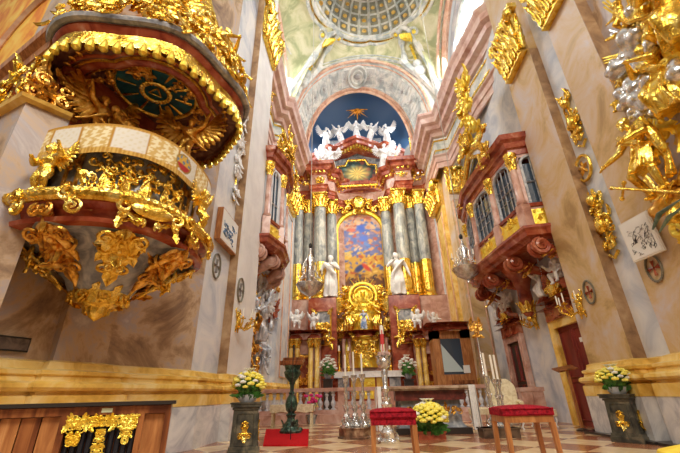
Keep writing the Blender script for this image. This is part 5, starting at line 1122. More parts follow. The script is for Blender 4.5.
# ================================================================== RIGHT SIDE
def door(n, y0, y1, zo, label_m, pedh, leafopen=False, xw=6.28):
    """marble door case on the right bay wall with a broken pediment"""
    yc = (y0+y1)/2; w2 = (y1-y0)/2; M = frame((xw, yc, 0), (0, -1, 0), (0, 0, 1)); fw = .26
    a = MB(); a.M = M; a.b2((-w2-fw, -.14, 0), (-w2, 0, zo)); a.b2((w2, -.14, 0), (w2+fw, 0, zo)); a.b2((-w2-fw, -.14, zo), (w2+fw, 0, zo+.24))
    a.tube([(-w2-fw, -.14, 0), (-w2-fw, -.14, zo+.24), (w2+fw, -.14, zo+.24), (w2+fw, -.14, 0)], .05, 5); a.tube([(-w2, -.14, 0), (-w2, -.14, zo), (w2, -.14, zo), (w2, -.14, 0)], .035, 5)
    d = struct(a.build('door_%d' % n, OCHRE if n == 1 else PINKM, None, 20))
    a = MB(); a.M = M; a.b2((-w2, -.035, 0), (w2, -.005, zo)); a.build('door_leaf', DOORR if n == 1 else DARK, d, 0)
    a = MB(); a.M = M
    for i in range(2):
        for z0, z1 in ((.15, zo*.42), (zo*.47, zo*.95)):
            x0 = -w2+.08+i*w2; x1 = x0+w2-.16; a.tube([(x0, -.04, z0), (x1, -.04, z0), (x1, -.04, z1), (x0, -.04, z1), (x0, -.04, z0)], .03, 4)
    a.build('door_panel', DOORR, d)
    a = MB(); a.M = M; a.b2((-w2-fw, -.2, zo+.24), (w2+fw, 0, zo+.62)); a.build('door_frieze', REDM, d, 0)
    a = MB(); a.M = M; a.M = M @ Matrix.Translation((0, -.22, zo+.43)); a.b2((-w2*.6, -.02, -.12), (w2*.6, .02, .12)); ornament(a, w2*1.4, .3, 7, 40+n, .12, .02); a.build('frieze_tablet', REDM, d, 40)
    a = MB(); z = zo+.62; P = [(w2+fw+.04, 0), (w2+fw+.04, -.2), (-w2-fw-.04, -.2), (-w2-fw-.04, 0)]
    a.M = M; a.sweep(P[::-1][::-1], [(-.2, z), (0, z), (.04, z+.06), (.16, z+.1), (.2, z+.2), (-.2, z+.22)]); a.build('door_cornice', REDM, d, 20)
    for s_ in (-1, 1):
        a = MB(); a.M = M; pts = [(s_*(w2+fw+.12), -.2, z+.28), (s_*(w2*.9), -.22, z+.42), (s_*w2*.6, -.22, z+.66), (s_*w2*.34, -.22, z+pedh)]
        a.tube(pts, [.10, .13, .13, .10], 8); scroll(a, s_*w2*.42, z+pedh-.05, .24, 1.6, -s_, pi/2, .07, y=-.22); a.build('pediment_scroll', REDM, d)
    a = MB(); a.M = M; a.b2((-w2*.5, -.24, z+.2), (w2*.5, -.02, z+.62)); a.M = M @ Matrix.Translation((0, -.28, z+.5)); a.ball((0, 0, 0), (.2, .12, .24)); ornament(a, w2*1.1, .5, 8, 33+n, .16, .03); a.build('gilded_cartouche', GOLD, d, 50)
    return d, M, z
D1, M1, Z1 = door(1, 10.75, 12.35, 2.72, '', .9)
D2, M2, Z2 = door(2, 15.3, 16.6, 2.75, '', .8)
a = MB(); a.M = M1; a.b2((.28, -.055, 2.18), (.52, -.04, 2.30)); tag(a.build('door_notice', mat('white_notice', (.86, .85, .82), .6), smooth=0), 'small white notice fixed to the dark red door on the right', 'notice')
for (M, z, y, lb) in ((M1, Z1, 1, 'near'), (M2, Z2, 2, 'far')):
    for s_, kd in ((-1, 'angel_kneel'), (1, 'cherub_sit')):
        p = M @ V((s_*.62, -.32, z+.36)); statue('white_figure', 'white stucco figure on the %s end of the %s right-hand door pediment' % ('left' if s_ < 0 else 'right', lb), 'statue', kd, 1.05 if kd == 'angel_kneel' else .95, STUCCO, tuple(p), -pi/2+s_*.4, wings=True, mirror=s_ > 0, group='stucco figures on the door pediments')

# gilded reliefs in the recess between the right pilasters
XR = 5.90
def relief(name, label, px, py0, py1, w, n, seed, m, size, xr=XR):
    p0 = onX(px[0], py0, xr); p1 = onX(px[1], py1, xr); zc = (p0.z+p1.z)/2; h = abs(p0.z-p1.z); t = thing(name, label, 'relief'); t.matrix_world = frame((xr, (p0.y+p1.y)/2, zc), (0, -1, 0), (0, 0, 1))
    a = MB(); ornament(a, w, h, n, seed, size, .032, depth=.1); a.tube([(-.05, -.03, -h/2), (.04, -.05, -h/6), (-.04, -.05, h/6), (0, -.03, h/2)], .045, 6); a.ball((0, -.12, h*.3), (.13, .12, .16)); a.ball((0, -.12, -h*.12), (.15, .12, .2)); a.build('scrollwork', m, t, 50)
    a = MB(); a.tube([(-w/2-.02, -.03, -h/2), (-w/2-.02, -.03, h/2*.5), (-w*.3, -.04, h/2)], .03, 5); a.tube([(w*.35, -.04, -h/2-.1), (0, -.05, -h/2-.22), (-w*.35, -.04, -h/2-.1)], .04, 6); a.build('gilded_edge', m, t); return t
relief('gilded_relief', 'gilded foliage relief above the gilded ring with a star, right pier', (567, 582), 94, 140, .46, 26, 71, GOLD, .15)
relief('gilded_relief', 'long gilded relief below the gilded ring with a star, right pier', (592, 615), 190, 248, .48, 30, 72, GOLD, .16)
p = onX(585, 168, XR); t = thing('gilded_ring', 'gilded ring enclosing a star on the right pier between two reliefs', 'ring'); t.matrix_world = frame((XR, p.y, p.z), (0, -1, 0), (0, 0, 1))
a = MB(); a.tube([(.29*cos(2*pi*k/32), -.04, .34*sin(2*pi*k/32)) for k in range(33)], .04, 7); a.build('ring', GOLD, t)
a = MB()
for k in range(5): g = pi/2+2*pi*k/5; a.tube([(0, -.05, 0), (.12*cos(g), -.05, .12*sin(g)), (.2*cos(g), -.04, .2*sin(g))], [.03, .05, .015], 5)
a.ball((0, -.07, 0), .06); a.build('star', BRONZE_GOLD, t)
p = onX(655, 268, 5.7); cross_mark('red cross in a dark wreath beneath the white print on the right pier', frame((5.69, p.y, p.z), (0, -1, 0), (0, 0, 1)), .26, True)
p = onX(590, 292, 5.65); cross_mark('red cross in a dark wreath behind the gilded wall bracket on the right pilaster', frame((5.64, p.y, p.z), (0, -1, 0), (0, 0, 1)), .28, True)
p = onX(644, 237, 5.6); M = frame((5.56, p.y, p.z), (0, -1, 0), (0, 0, 1)) @ Matrix.Rotation(radians(-3), 4, 'Y') @ Matrix.Rotation(radians(14), 4, 'Z'); framed_print('framed_print', 'white print with a black figure drawing hung on the right pier', M, .64, .84, .05, mat('pale_frame', (.80, .77, .70), .5), 8, INK, 34)

# wall brackets with candle arms
def sconce(label, M, s=1.0):
    t = thing('wall_candle_bracket', label, 'candle bracket'); t.matrix_world = M
    a = MB(); ornament(a, .34*s, .55*s, 10, 5, .13*s, .018*s); a.ball((0, -.04, 0), (.1*s, .06*s, .16*s)); a.build('wall_shield', GOLD, t, 50)
    for k, (x, y) in enumerate(((-.34, .26), (-.14, .42), (.14, .42), (.34, .26))):
        a = MB(); a.tube([(0, -.06, -.1*s), (x*s*.5, -y*s*.6, -.2*s), (x*s, -y*s, -.08*s), (x*s, -y*s, 0)], .018*s, 6); leafy(a, x*s*.5, -.16*s, .16*s, .05*s, 1.2, .01, y=-y*s*.6); a.lathe([(.01, 0), (.07*s, .02), (.075*s, .035), (.02, .04), (.03, .08)], (x*s, -y*s, 0), 10); ar = a.build('arm', GOLD, t)
        a = MB(); a.lathe([(.018, .05), (.018, .26*s), (.004, .28*s)], (x*s, -y*s, 0), 8); a.build('candle', CANDLE, ar)
    return t
p = onX(581, 306, 5.65); sconce('gilded four-armed candle bracket on the right pilaster beside the red door', frame((5.645, p.y, p.z), (0, -1, 0), (0, 0, 1)), 1.15)
p = onX(536, 321, 6.28); sconce('gilded candle bracket on the pale wall between the two right-hand doors', frame((6.275, p.y, p.z), (0, -1, 0), (0, 0, 1)), 1.1)
p = onX(237, 322, -3.6); sconce('gilded candle bracket on the left pilaster in front of the silver sculptures', frame((-3.595, p.y, p.z), (0, 1, 0), (0, 0, 1)), 1.1)

# ------------------------------------------------------------------ gilded monument, upper right
mon = thing('gilded_monument', 'large gilded sculpture group with silver clouds and rays on the right wall', 'monument', (5.98, 5.6, 3.2))
def mloc(px, py, x=5.4): q = onX(px, py, x); return q, tuple(q-V(mon.location))
for i, (px, py, s) in enumerate(((632, 50, .5), (622, 66, .3), (641, 76, .42), (628, 98, .36), (655, 92, .45), (672, 78, .42), (646, 108, .3), (668, 105, .35), (642, 5, .3), (664, 38, .34))):
    q, l = mloc(px, py, 5.4); R = random.Random(i); a = MB()
    a.ball(l, (s*.3, s*.75, s*.5), seg=16, rings=10)
    for k in range(7):
        g = R.uniform(0, 2*pi); r_ = s*R.uniform(.45, .8); a.ball((l[0]-R.uniform(0, .12), l[1]+r_*cos(g), l[2]+r_*.6*sin(g)), s*R.uniform(.28, .46), seg=12, rings=8)
    me = remesh(a, 'silver_cloud', s*.07, SILVER, 14); link('silver_cloud', me, mon)
o_, ol = mloc(662, 45, 5.75)
for i, (px, py) in enumerate(((603, 2), (610, 30), (600, 62), (602, 80), (612, 108), (607, 112), (640, 128), (628, 0), (660, 135), (650, 130))):
    q, l = mloc(px, py, 5.75); a = MB(); P0 = V(ol); P1 = V(l); d = P1-P0; P0 = P0+d*.3
    for o in (-.05, 0, .05):
        n_ = V((0, -d.z, d.y)).normalized()*o; a.tube([P0+n_*.6, P1+n_*1.6*(1 if i % 2 else .8)-d*.1*abs(o)*10], [.03, .022], 5)
    a.build('gilded_ray', GOLDB if i != 1 else SILVER, mon)
for px, py, kd, h_, rz, x, mr in ((626, 26, 'cherub_up', .7, -pi/2-.3, 5.3, False), (668, 62, 'angel_fly', 1.7, -pi/2, 5.35, True), (634, 90, 'cherub_down', .8, -pi/2+.3, 5.5, True), (632, 112, 'cherub_sit', .75, -pi/2, 5.5, False), (676, 110, 'angel_kneel', 1.5, -pi/2, 5.3, False), (690, 40, 'angel_kneel', 1.7, -pi/2+.4, 5.3, False)):
    q, l = mloc(px, py, x); sculpture('g', kd, h_, GOLD, l, rz, mon, wings=px == 634, mirror=mr, lod=85, part='gilded_figure')
for i, (px, py, w_, h_, n) in enumerate(((676, 18, .9, 1.2, 18), (690, 60, .8, 1.1, 14), (692, 224, .4, .8, 16), (672, 138, .6, .5, 8))):
    q, l = mloc(px, py, 5.6); a = MB(); a.M = Matrix.Translation(l) @ frame((0, 0, 0), (0, -1, 0), (0, 0, 1)); ornament(a, w_, h_, n, 400+i, .3, .05, depth=.3, sym=False); a.build('gilded_drapery', GOLDB, mon, 50)
# the saint: muscular figure with raised arm, kilt and cloak
SP = dict(pose=dict(le=(-.19, -.08, .66), lw=(-.28, -.20, .58), re=(.20, -.04, .66), rw=(.16, -.20, .60), ls=(-.125, 0, .80), rs=(.125, 0, .80), lk=(-.10, -.12, .30), la=(-.12, .02, .06), rk=(.09, -.03, .28), head=(-.04, -.03, .93)),
          kw=dict(robe=(.60, .32, .10, .15), beard=True, cloak=[([(.13, .03, .84), (.16, .08, .6), (.17, .1, .35), (.14, .08, .15)], .075), ([(-.12, -.08, .80), (.02, -.12, .66), (.14, -.08, .55)], .03)], fingers=True))
q, l = mloc(661, 196, 5.15); me = figure('saint', 1.0, SP['pose'], GOLD, voxel=1/120, seed=3, **SP['kw'])
sfig = link('gilded_saint', me, mon, l, (0, 0, -pi/2-.15), (1.72,)*3)
q0, l0 = mloc(612, 188, 4.95); q1, l1 = mloc(690, 193, 4.95); q2, l2 = mloc(624, 183, 4.95); q3, l3 = mloc(622, 199, 4.95)
a = MB(); a.tube([l0, l1], .028, 7); a.tube([l2, l3], .024, 6)
for c_ in (l0, l2, l3): a.ball(c_, .045, seg=8, rings=5)
a.build('gilded_cross', GOLD, mon)
q, l = mloc(664, 200, 5.35); a = MB(); a.M = Matrix.Translation((l[0], l[1], l[2]))
for k in range(8): a.ball((.1*sin(k), .28*cos(k*1.3)-.15, -.06-.05*(k % 3)), .13, seg=10, rings=7)
me = remesh(a, 'base_cloud', .03, BRONZE_GOLD, 3); link('gilded_base_cloud', me, mon)
q, l = mloc(694, 238, 5.35); sculpture('g', 'angel_fly', 1.2, GOLD, l, -pi/2, mon, wings=True, lod=85, part='gilded_figure')
q, l = mloc(668, 214, 5.1); a = MB(); a.M = Matrix.Translation(l); a.tube([(0, .4, -.1), (0, .15, .08), (0, -.3, .1)], [.02, .06, .02], 6, .5); a.tube([(0, .3, -.2), (0, 0, -.05), (0, -.35, -.02)], [.02, .05, .02], 6, .5); a.build('verdigris_palm', noisy('verdigris', [(.4, (.12, .22, .22)), (.7, (.24, .36, .34))], 8, .5, .4), mon)

# ------------------------------------------------------------------ hanging silver sanctuary lamps
def hanging_lamp(label, px, pyt, pyb, Y, s, ztop):
    top = onY(px, pyt, Y); bot = onY(px, pyb, Y); zc = bot.z; H_ = top.z-bot.z; t = thing('hanging_lamp', label, 'hanging lamp', (top.x, Y, zc))
    a = MB(); a.lathe([(0, 0), (.06*s, .06), (.05*s, .14), (.26*s, .22), (.52*s, .36), (.64*s, .54), (.70*s, .62), (.62*s, .66), (.2*s, .72), (.12*s, .8), (.22*s, 1.0), (.14*s, H_*.62), (.2*s, H_*.72), (.08*s, H_*.86), (.03, H_)], seg=24)
    for k in range(8): a.M = Matrix.Rotation(2*pi*k/8, 4, 'Z') @ Matrix.Translation((.5*s, 0, .48)) @ Matrix.Rotation(pi/2, 4, 'Z'); leafy(a, 0, 0, .26*s, .09*s, pi/2, .02)
    a.M = Matrix.Identity(4); a.build('silver_bowl', SILVER, t, 40)
    for k in range(6):
        g = 2*pi*k/6; c, s_ = cos(g), sin(g); a = MB(); a.tube([(.1*c, .1*s_, H_*.8), (.34*s*c, .34*s*s_, H_*.68), (.30*s*c, .30*s*s_, 1.1), (.62*s*c, .62*s*s_, .72)], .022*s, 5)
        a.tube([(.15*s*c, .15*s*s_, .95), (.5*s*c, .5*s*s_, .86), (.6*s*c, .6*s*s_, 1.0)], .022*s, 5); a.lathe([(.01, 0), (.09*s, .03), (.03*s, .06)], (.6*s*c, .6*s*s_, 1.0), 8); ar = a.build('arm', SILVER, t)
        a = MB(); a.lathe([(.025, .05), (.025, .25), (.0, .28)], (.6*s*c, .6*s*s_, 1.0), 7); a.build('candle', CANDLE, ar)
    a = MB(); a.ball((0, 0, H_+.05), (.10*s, .10*s, .16*s)); a.build('dark_finial', BLACK, t)
    a = MB(); a.tube([(0, 0, H_), (0, 0, ztop-zc)], .018, 5); a.build('hanging_cord', mat('cord', (.45, .42, .36), .6), t); return t
hanging_lamp('silver hanging lamp with a wide bowl in front of the left altar columns', 310.5, 247, 300, 14.0, .80, 24.2)
hanging_lamp('silver hanging lamp with a wide bowl in front of the right chancel pilaster', 461, 238, 284, 14.0, .80, 24.2)

# ------------------------------------------------------------------ silver and gold sculpture group under the left oratory
t = thing('sculpture_group', 'silvery white figures with gold trophies piled beneath the left oratory', 'sculpture group', (-4.6, 14.0, 1.5))
gl_ = [(262, 285, 'angel_fly', 1.5), (270, 300, 'cherub_up', 1.1), (250, 302, 'cherub_sit', 1.0), (260, 330, 'angel_kneel', 1.5), (246, 338, 'angel_fly', 1.4), (272, 322, 'cherub_down', 1.0), (264, 350, 'cherub_sit', .9)]
SILW = noisy('silvered_stucco', [(.3, (.42, .45, .50)), (.7, (.82, .85, .90))], 5, .35, .35)
for i, (px, py, kd, h_) in enumerate(gl_):
    q = onX(px-2, py+12, -4.2); l = q-V(t.location); sculpture('s', kd, h_*1.2, SILW, tuple(l), pi/2-.6+.3*(i % 3), t, wings=kd != 'cherub_sit', mirror=i % 2 == 0, part='silvery_figure')
for i, (px, py, m, sz) in enumerate(((270, 280, BRONZE_GOLD, 1.2), (258, 296, SILW, 1.3), (250, 320, BRONZE_GOLD, 1.0), (268, 312, REDM, .9), (256, 345, SILW, 1.2), (245, 360, BRONZE_GOLD, .9))):
    q = onX(px, py, -4.4); l = q-V(t.location); a = MB(); a.M = Matrix.Translation(l) @ frame((0, 0, 0), (0, 1, 0), (0, 0, 1)); ornament(a, 1.5*sz, 1.3*sz, 24, 200+i, .32, .05, depth=.35, sym=False); a.build('trophy', m, t, 50)
a = MB(); a.b2((-.28, -1.5, -1.5), (-.0, 1.8, 3.2)); a.build('dark_case', BROWN_SHADEM, t, 0)

# wooden booth beside the right chancel pier
by = 17.3; b0 = onY(438, 380, by); b1 = onY(478, 380, by); zt = onY(456, 330, by).z; w2 = (b1.x-b0.x)/2; t = thing('wooden_booth', 'reddish wooden booth with a glazed front by the right chancel pier', 'booth', ((b0.x+b1.x)/2, by, 0))
a = MB(); a.b2((-w2, .1, 0), (w2, 1.1, zt*.47)); a.b2((-w2, .1, zt*.47), (-w2*.62, 1.1, zt)); a.b2((w2*.45, .1, zt*.47), (w2, 1.1, zt)); a.b2((-w2, .1, zt*.9), (w2, 1.1, zt)); a.build('booth_body', WOODL, t, 0)
a = MB(); a.b2((-w2*.62, .14, zt*.47), (w2*.45, .2, zt*.9)); a.build('glass', GLASS, t, 0)
a = MB(); a.add([(-w2*.6, .11, zt*.84), (-w2*.6, .11, zt*.5), (w2*.42, .11, zt*.5), (-w2*.6, .13, zt*.84), (-w2*.6, .13, zt*.5), (w2*.42, .13, zt*.5)], [(0, 1, 2), (5, 4, 3), (0, 3, 4, 1), (1, 4, 5, 2), (2, 5, 3, 0)]); a.build('pale_blind', mat('pale_blind', (.55, .66, .66), .6), t, 0)
a = MB(); a.sweep([(w2+.05, 1.1), (w2+.05, 0), (0, -.12), (-w2-.05, 0), (-w2-.05, 1.1)], [(-.2, zt), (.05, zt), (.2, zt+.2), (.24, zt+.3), (-.2, zt+.34)]); a.build('booth_cornice', REDM, t, 20)
a = MB(); q = onY(467, 369, by); a.b2((-.14+q.x-t.location.x, .02, q.z-.16), (.14+q.x-t.location.x, .06, q.z+.16)); a.build('paper_sheet', WHT, t, 0)
a = MB(); a.b2((-w2*.3, -.1, zt*.36), (w2*.8, .1, zt*.4)); a.b2((-w2*.2, 0, .3), (w2*.7, .1, zt*.36)); a.build('shelf', WOOD, t, 0)

# gilded branch ornaments along the right upper wall
for px, py, Y, w_, h_, lb in ((476, 108, 15.5, 1.2, 3.0, 'gilded winged ornament on the right cornice above the oratory crown'),):
    q = onX(px, py, 5.2); t = thing('gilded_ornament', lb, 'ornament'); t.matrix_world = frame((5.0, q.y, q.z), (0, -1, 0), (0, 0, 1)); a = MB(); ornament(a, w_, h_, 34, 911, .42, .06, depth=.3); a.build('scrollwork', GOLDB, t, 50); sculpture('g', 'cherub_up', 1.4, GOLD, (0, -.3, -.5), 0, t, wings=True, part='gilded_cherub')
# ================================================================== CHANCEL FLOOR AND FOREGROUND
# balustrade (communion rail)
BALP = [(.0, 0), (.075, 0), (.075, .04), (.04, .07), (.035, .10), (.085, .22), (.08, .30), (.035, .42), (.045, .45), (.045, .48), (.03, .50), (.07, .60), (.04, .68), (.075, .70), (.075, .74), (0, .74)]
bmesh_ = MB(); bmesh_.lathe(BALP, seg=12); BM = bmesh_.mesh('baluster')
BW = BM.copy(); BM.materials.append(PALEM); BW.materials.append(STUCCO)
def rail(label, p, q, z0, h, nb, m, bm_, posts=()):
    p = V((*p, 0)); q = V((*q, 0)); d = q-p; L_ = d.length; t = thing('communion_rail', label, 'balustrade', ((p.x+q.x)/2, (p.y+q.y)/2, z0), atan2(d.y, d.x))
    a = MB(); a.b2((-L_/2, -.17, 0), (L_/2, .17, .14)); a.build('plinth', m, t, 0)
    a = MB(); a.b2((-L_/2-.03, -.19, h-.13), (L_/2+.03, .19, h)); a.build('handrail', m, t, 0)
    n_p = len(posts); xs = [-L_/2+.18]+[x for x in posts]+[L_/2-.18]
    for x in xs: 
        a = MB(); a.b2((x-.18, -.16, .14), (x+.18, .16, h-.13)); a.b2((x-.12, -.18, .26), (x+.12, -.15, h-.25)); a.build('pier', m, t, 0)
    s = (h-.27)/.74
    for i in range(len(xs)-1):
        a0, a1 = xs[i]+.24, xs[i+1]-.24; n = max(2, int((a1-a0)/.24))
        for k in range(n): link('baluster', bm_, t, (a0+(a1-a0)*(k+.5)/n, 0, .14), None, (1.15, 1.15, s))
    return t
y_ = 15.4
r0 = onY(246, 400, y_); r1 = onY(384, 400, y_); r2 = onY(470, 400, y_)
for lb, A, B, ps in (('pinkish marble balustrade with pale balusters, left part behind the cloth bench', r0.x, r1.x, (-.9, 1.1)), ('pinkish marble balustrade seen behind the stone altar table', r1.x+.15, r2.x+1.2, (0,))):
    a = MB(); a.b2((A, y_-.35, 0), (B, y_+.35, .30)); struct(a.build('trim_12', PINKM, smooth=0)); rail(lb, (A, y_), (B, y_), .30, .90, 0, PINKM, BM, ps)
r3 = onY(520, 395, 14.0); r4 = onY(556, 395, 14.0)
rail('short balustrade with white balusters on the far right beside the red door', (r3.x, 14.0), (min(r4.x, 6.0), 14.0), .0, 1.05, 0, PINKM, BW)
# pink ribbons / flowers on the rail
t = thing('pink_flowers', 'pink cyclamen blooms in front of the balustrade by the cloth bench', 'flowers', (onY(312, 399, 15.0).x, 15.0, .0)); a = MB(); a.lathe([(.12, 0), (.2, .28), (.22, .3), (.18, .3)], seg=14); a.build('pot', GREYM, t)
MAG = mat('magenta_petals', (.75, .03, .22), .6); R = random.Random(4)
for k in range(14):
    a = MB(); g = R.uniform(0, 6.28); rr = R.uniform(0, .42); z = R.uniform(.62, .95); a.tube([(0, 0, .28), (rr*cos(g)*.6, rr*sin(g)*.4, z*.7), (rr*cos(g), rr*sin(g)*.5, z)], .008, 4); a.build('stem', LEAF, t)
    a = MB()
    for q in range(4): a.ball((rr*cos(g)+.04*cos(q*1.57), rr*sin(g)*.5+.04*sin(q*1.57), z+.03), (.045, .045, .05), seg=6, rings=4)
    a.build('blossom', MAG, t)

# red carpet, lectern, microphone stand
c1 = [onZ(266, 430), onZ(309, 430), onZ(308, 446.5), onZ(263, 446.5)]
a = MB(); cx0, cx1, cy0, cy1 = -2.85, -1.55, 9.0, 12.4
a.add([(c1[3].x, c1[3].y, .001), (c1[2].x, c1[2].y, .001), (c1[1].x, c1[1].y, .001), (c1[0].x, c1[0].y, .001)]+[(p.x, p.y, .03) for p in (c1[3], c1[2], c1[1], c1[0])], [(3, 2, 1, 0), (4, 5, 6, 7), (0, 1, 5, 4), (1, 2, 6, 5), (2, 3, 7, 6), (3, 0, 4, 7)])
tag(a.build('carpet', CARPET, smooth=0), 'bright red carpet on the floor under the bronze lectern', 'carpet')
L0 = onZ(290.5, 434); zt = onY(290, 362, L0.y).z
t = thing('lectern', 'dark green bronze baluster lectern with a brown book desk standing on the red carpet', 'lectern', (L0.x, L0.y, .03)); h = zt-.03
a = MB(); a.lathe([(.30, 0), (.31, .05), (.24, .09), (.20, .2), (.13, .28), (.10, .36), (.15, .44), (.07, .50)], seg=20); 
for k in range(3): a.M = Matrix.Rotation(2*pi*k/3-pi/2, 4, 'Z'); a.ball((.27, 0, .06), (.09, .06, .06)); leafy(a, 0, .02, .3, .1, pi/2, .02, y=-.18)
a.M = Matrix.Identity(4); a.build('foot', GREENB, t, 40)
a = MB(); a.lathe([(.07, .48), (.14, .55), (.17, .70), (.13, .86), (.07, .96), (.09, 1.0), (.05, 1.04), (.06, 1.2), (.09, 1.26)], seg=18, mod=lambda g, z: 1+.05*cos(g*8)); a.build('baluster_shaft', GREENB, t, 50)
a = MB(); a.lathe([(.06, 1.24), (.10, 1.30), (.20, 1.42), (.24, 1.55), (.20, 1.60), (.24, h-.08), (.10, h-.05)], seg=18, mod=lambda g, z: 1+.05*cos(g*8)); a.build('bronze_head', GREENB, t, 50)
a = MB(); a.box((0, -.02, h), (.66, .5, .05), R=Matrix.Rotation(radians(18), 3, 'X')); a.box((0, -.26, h-.03), (.66, .03, .09)); a.box((0, .1, h+.02), (.6, .1, .22)); a.build('book_desk', WOOD, t, 0)
m0 = onZ(290.5, 441); t = thing('microphone_stand', 'thin black microphone stand with a round base before the lectern', 'microphone stand', tuple(m0)); zt2 = onY(290, 345, m0.y).z
a = MB(); a.lathe([(.16, 0), (.16, .015), (.03, .03), (0, .03)], seg=20); a.build('base', BLACK, t); a = MB(); a.tube([(0, 0, .02), (0, 0, zt2-.12)], .011, 8); a.build('pole', BLACK, t); a = MB(); a.tube([(0, 0, zt2-.14), (0, .03, zt2-.03), (0, .03, zt2)], [.014, .02, .024], 8); a.build('microphone', BLACK, t)

# cloth covered bench
q0 = onZ(270, 428); q1 = onZ(311, 428); bw = (q1.x-q0.x); bt = onY(290, 405, q0.y).z
t = thing('cloth_bench', 'low bench draped with a cream cloth behind the lectern', 'bench', ((q0.x+q1.x)/2, q0.y+.2, 0))
a = MB(); a.b2((-bw/2, -.2, bt-.24), (bw/2, .2, bt-.02)); a.build('seat', WOODL, t, 0)
for sx in (-1, 1):
    for sy in (-1, 1): a = MB(); a.b2((sx*(bw/2-.05)-.03, sy*.16-.03, 0), (sx*(bw/2-.05)+.03, sy*.16+.03, bt-.22)); a.build('leg', CREAM, t, 0)
a = MB(); a.grid(lambda u, v: ((-bw/2-.03)+(bw+.06)*u, -.24-.012*sin(u*26)*(1-v), bt-(.22+.015*sin(u*17))*(1-v)), 60, 8, (0, .02, 0)); a.b2((-bw/2-.03, -.24, bt-.015), (bw/2+.03, .24, bt+.01)); a.b2((-bw/2-.03, .22, bt-.2), (bw/2+.03, .24, bt)); a.build('draped_cloth', CREAM, t, 60)

# ------------------------------------------------------------------ pedestals with flowers
def pedestal(label, loc, h, w_, rz, m=None):
    t = thing('pedestal', label, 'pedestal', loc, rz); m = m or noisy('painted_pedestal', [(.3, (.03, .03, .025)), (.6, (.09, .085, .06)), (.8, (.20, .17, .11))], 5, .4)
    w2 = w_/2; a = MB(); a.box((0, 0, .05), (w_*1.06, w_*1.06, .10)); a.box((0, 0, .13), (w_*.98, w_*.98, .06)); a.build('base', m, t, 0)
    a = MB(); a.box((0, 0, .16+(h-.28)/2), (w_*.90, w_*.90, h-.28), taper=.93); a.build('shaft', m, t, 0)
    a = MB(); a.box((0, 0, h-.10), (w_*.92, w_*.92, .04)); a.box((0, 0, h-.05), (w_*1.04, w_*1.04, .05)); a.box((0, 0, h-.012), (w_*1.10, w_*1.10, .024)); a.build('top_slab', m, t, 0)
    for k in range(2):
        a = MB(); a.M = Matrix.Rotation(k*pi/2, 4, 'Z') @ Matrix.Translation((0, -w_*.445, h*.5)); a.tube([(-w_*.3, 0, -h*.30), (w_*.3, 0, -h*.30), (w_*.27, .008, h*.28), (-w_*.27, .008, h*.28), (-w_*.3, 0, -h*.30)], .010, 4); a.build('panel_frame', m, t)
        a = MB(); a.M = Matrix.Rotation(k*pi/2, 4, 'Z') @ Matrix.Translation((0, -w_*.45, h*.5)); a.ball((0, 0, 0), (w_*.10, .02, w_*.16)); ornament(a, w_*.34, w_*.5, 9, 12, w_*.16, .009); a.build('gilded_emblem', GOLD, t, 50)
    return t
PR = onZ(641, 443); hR = onY(638, 393.5, PR.y).z; PLq = onZ(240, 457); hL = onY(242, 402.5, PLq.y).z
PRc = (PR.x-.02, PR.y+.18, 0); PLc = (PLq.x, PLq.y+.18, 0)
pedestal('dark painted pedestal with a gilt emblem at the foot of the right pier', PRc, hR, .52, radians(-52)); pedestal('dark painted pedestal with a gilt emblem at the foot of the left pier', PLc, hL, .52, radians(14))
TUB = [(.13, 0), (.17, .05), (.19, .13), (.17, .13)]
bouquet('flower_bouquet', 'yellow and white bouquet in a pale bowl on the right pedestal', (PRc[0], PRc[1], hR), .36, .42, YEL, TUB, PALEM, 46, 5, True, .060)
bouquet('flower_bouquet', 'yellow and white bouquet topped by lilies on the left pedestal', (PLc[0], PLc[1], hL), .32, .46, YEL, TUB, PALEM, 44, 6, True, .058)
q = onZ(433, 440); t = thing('flower_box', 'dark red box holding the yellow roses in front of the stone altar', 'box', (q.x, q.y+.2, 0)); hb = onY(433, 431, q.y+.1).z
a = MB(); a.b2((-.30, -.18, 0), (.30, .18, hb)); a.b2((-.32, -.2, hb-.04), (.32, .2, hb)); a.build('box_body', REDM, t, 0)
bouquet('flower_bouquet', 'wide mound of yellow roses in the dark red box on the floor', (q.x, q.y+.2, hb), .44, .62, YEL, None, None, 75, 7, True, .075)

# ------------------------------------------------------------------ people's altar
ya = 10.9; m0 = onY(377, 385, ya-.4); m1 = onY(474, 387, ya-.4); za = (m0.z+m1.z)/2; xa = (m0.x+m1.x)/2; w2 = (m1.x-m0.x)/2
t = thing('stone_altar', 'stone altar table with a broad slab on a dark rounded base', 'altar', (xa, ya, 0))
a = MB(); a.b2((-w2, -.42, za-.06), (w2, .5, za)); a.b2((-w2+.05, -.38, za-.10), (w2-.05, .46, za-.06)); a.build('slab', noisy('veined_slab', [(.3, (.30, .17, .10)), (.6, (.52, .38, .26)), (.8, (.66, .54, .42))], 3, .25), t, 0)
bx = w2*.72; off = .12
a = MB(); a.b2((-bx+off, -.26, za-.34), (bx+off, .36, za-.10)); a.build('red_frieze', noisy('deep_red_stone', [(.3, (.08, .015, .012)), (.7, (.20, .04, .03))], 5, .3), t, 0)
a = MB(); prof = [(-.0, .26), (.10, .30), (.16, .40), (.20, .52), (.16, .62), (.02, za-.34)]
rc = [(bx*.86+off, .3), (bx*.86+off, -.12), (-bx*.86+off, -.12), (-bx*.86+off, .3)]; a.sweep(rc, [(-.1, .12)]+prof+[(-.1, za-.34)]); a.prism(rc, .12, za-.34); a.build('grey_sarcophagus', GREYM, t, 40)
a = MB(); a.M = Matrix.Translation((off, -.33, .54)); ornament(a, bx*1.6, .12, 26, 17, .09, .014); a.build('gilded_band', BRONZE_GOLD, t, 50)
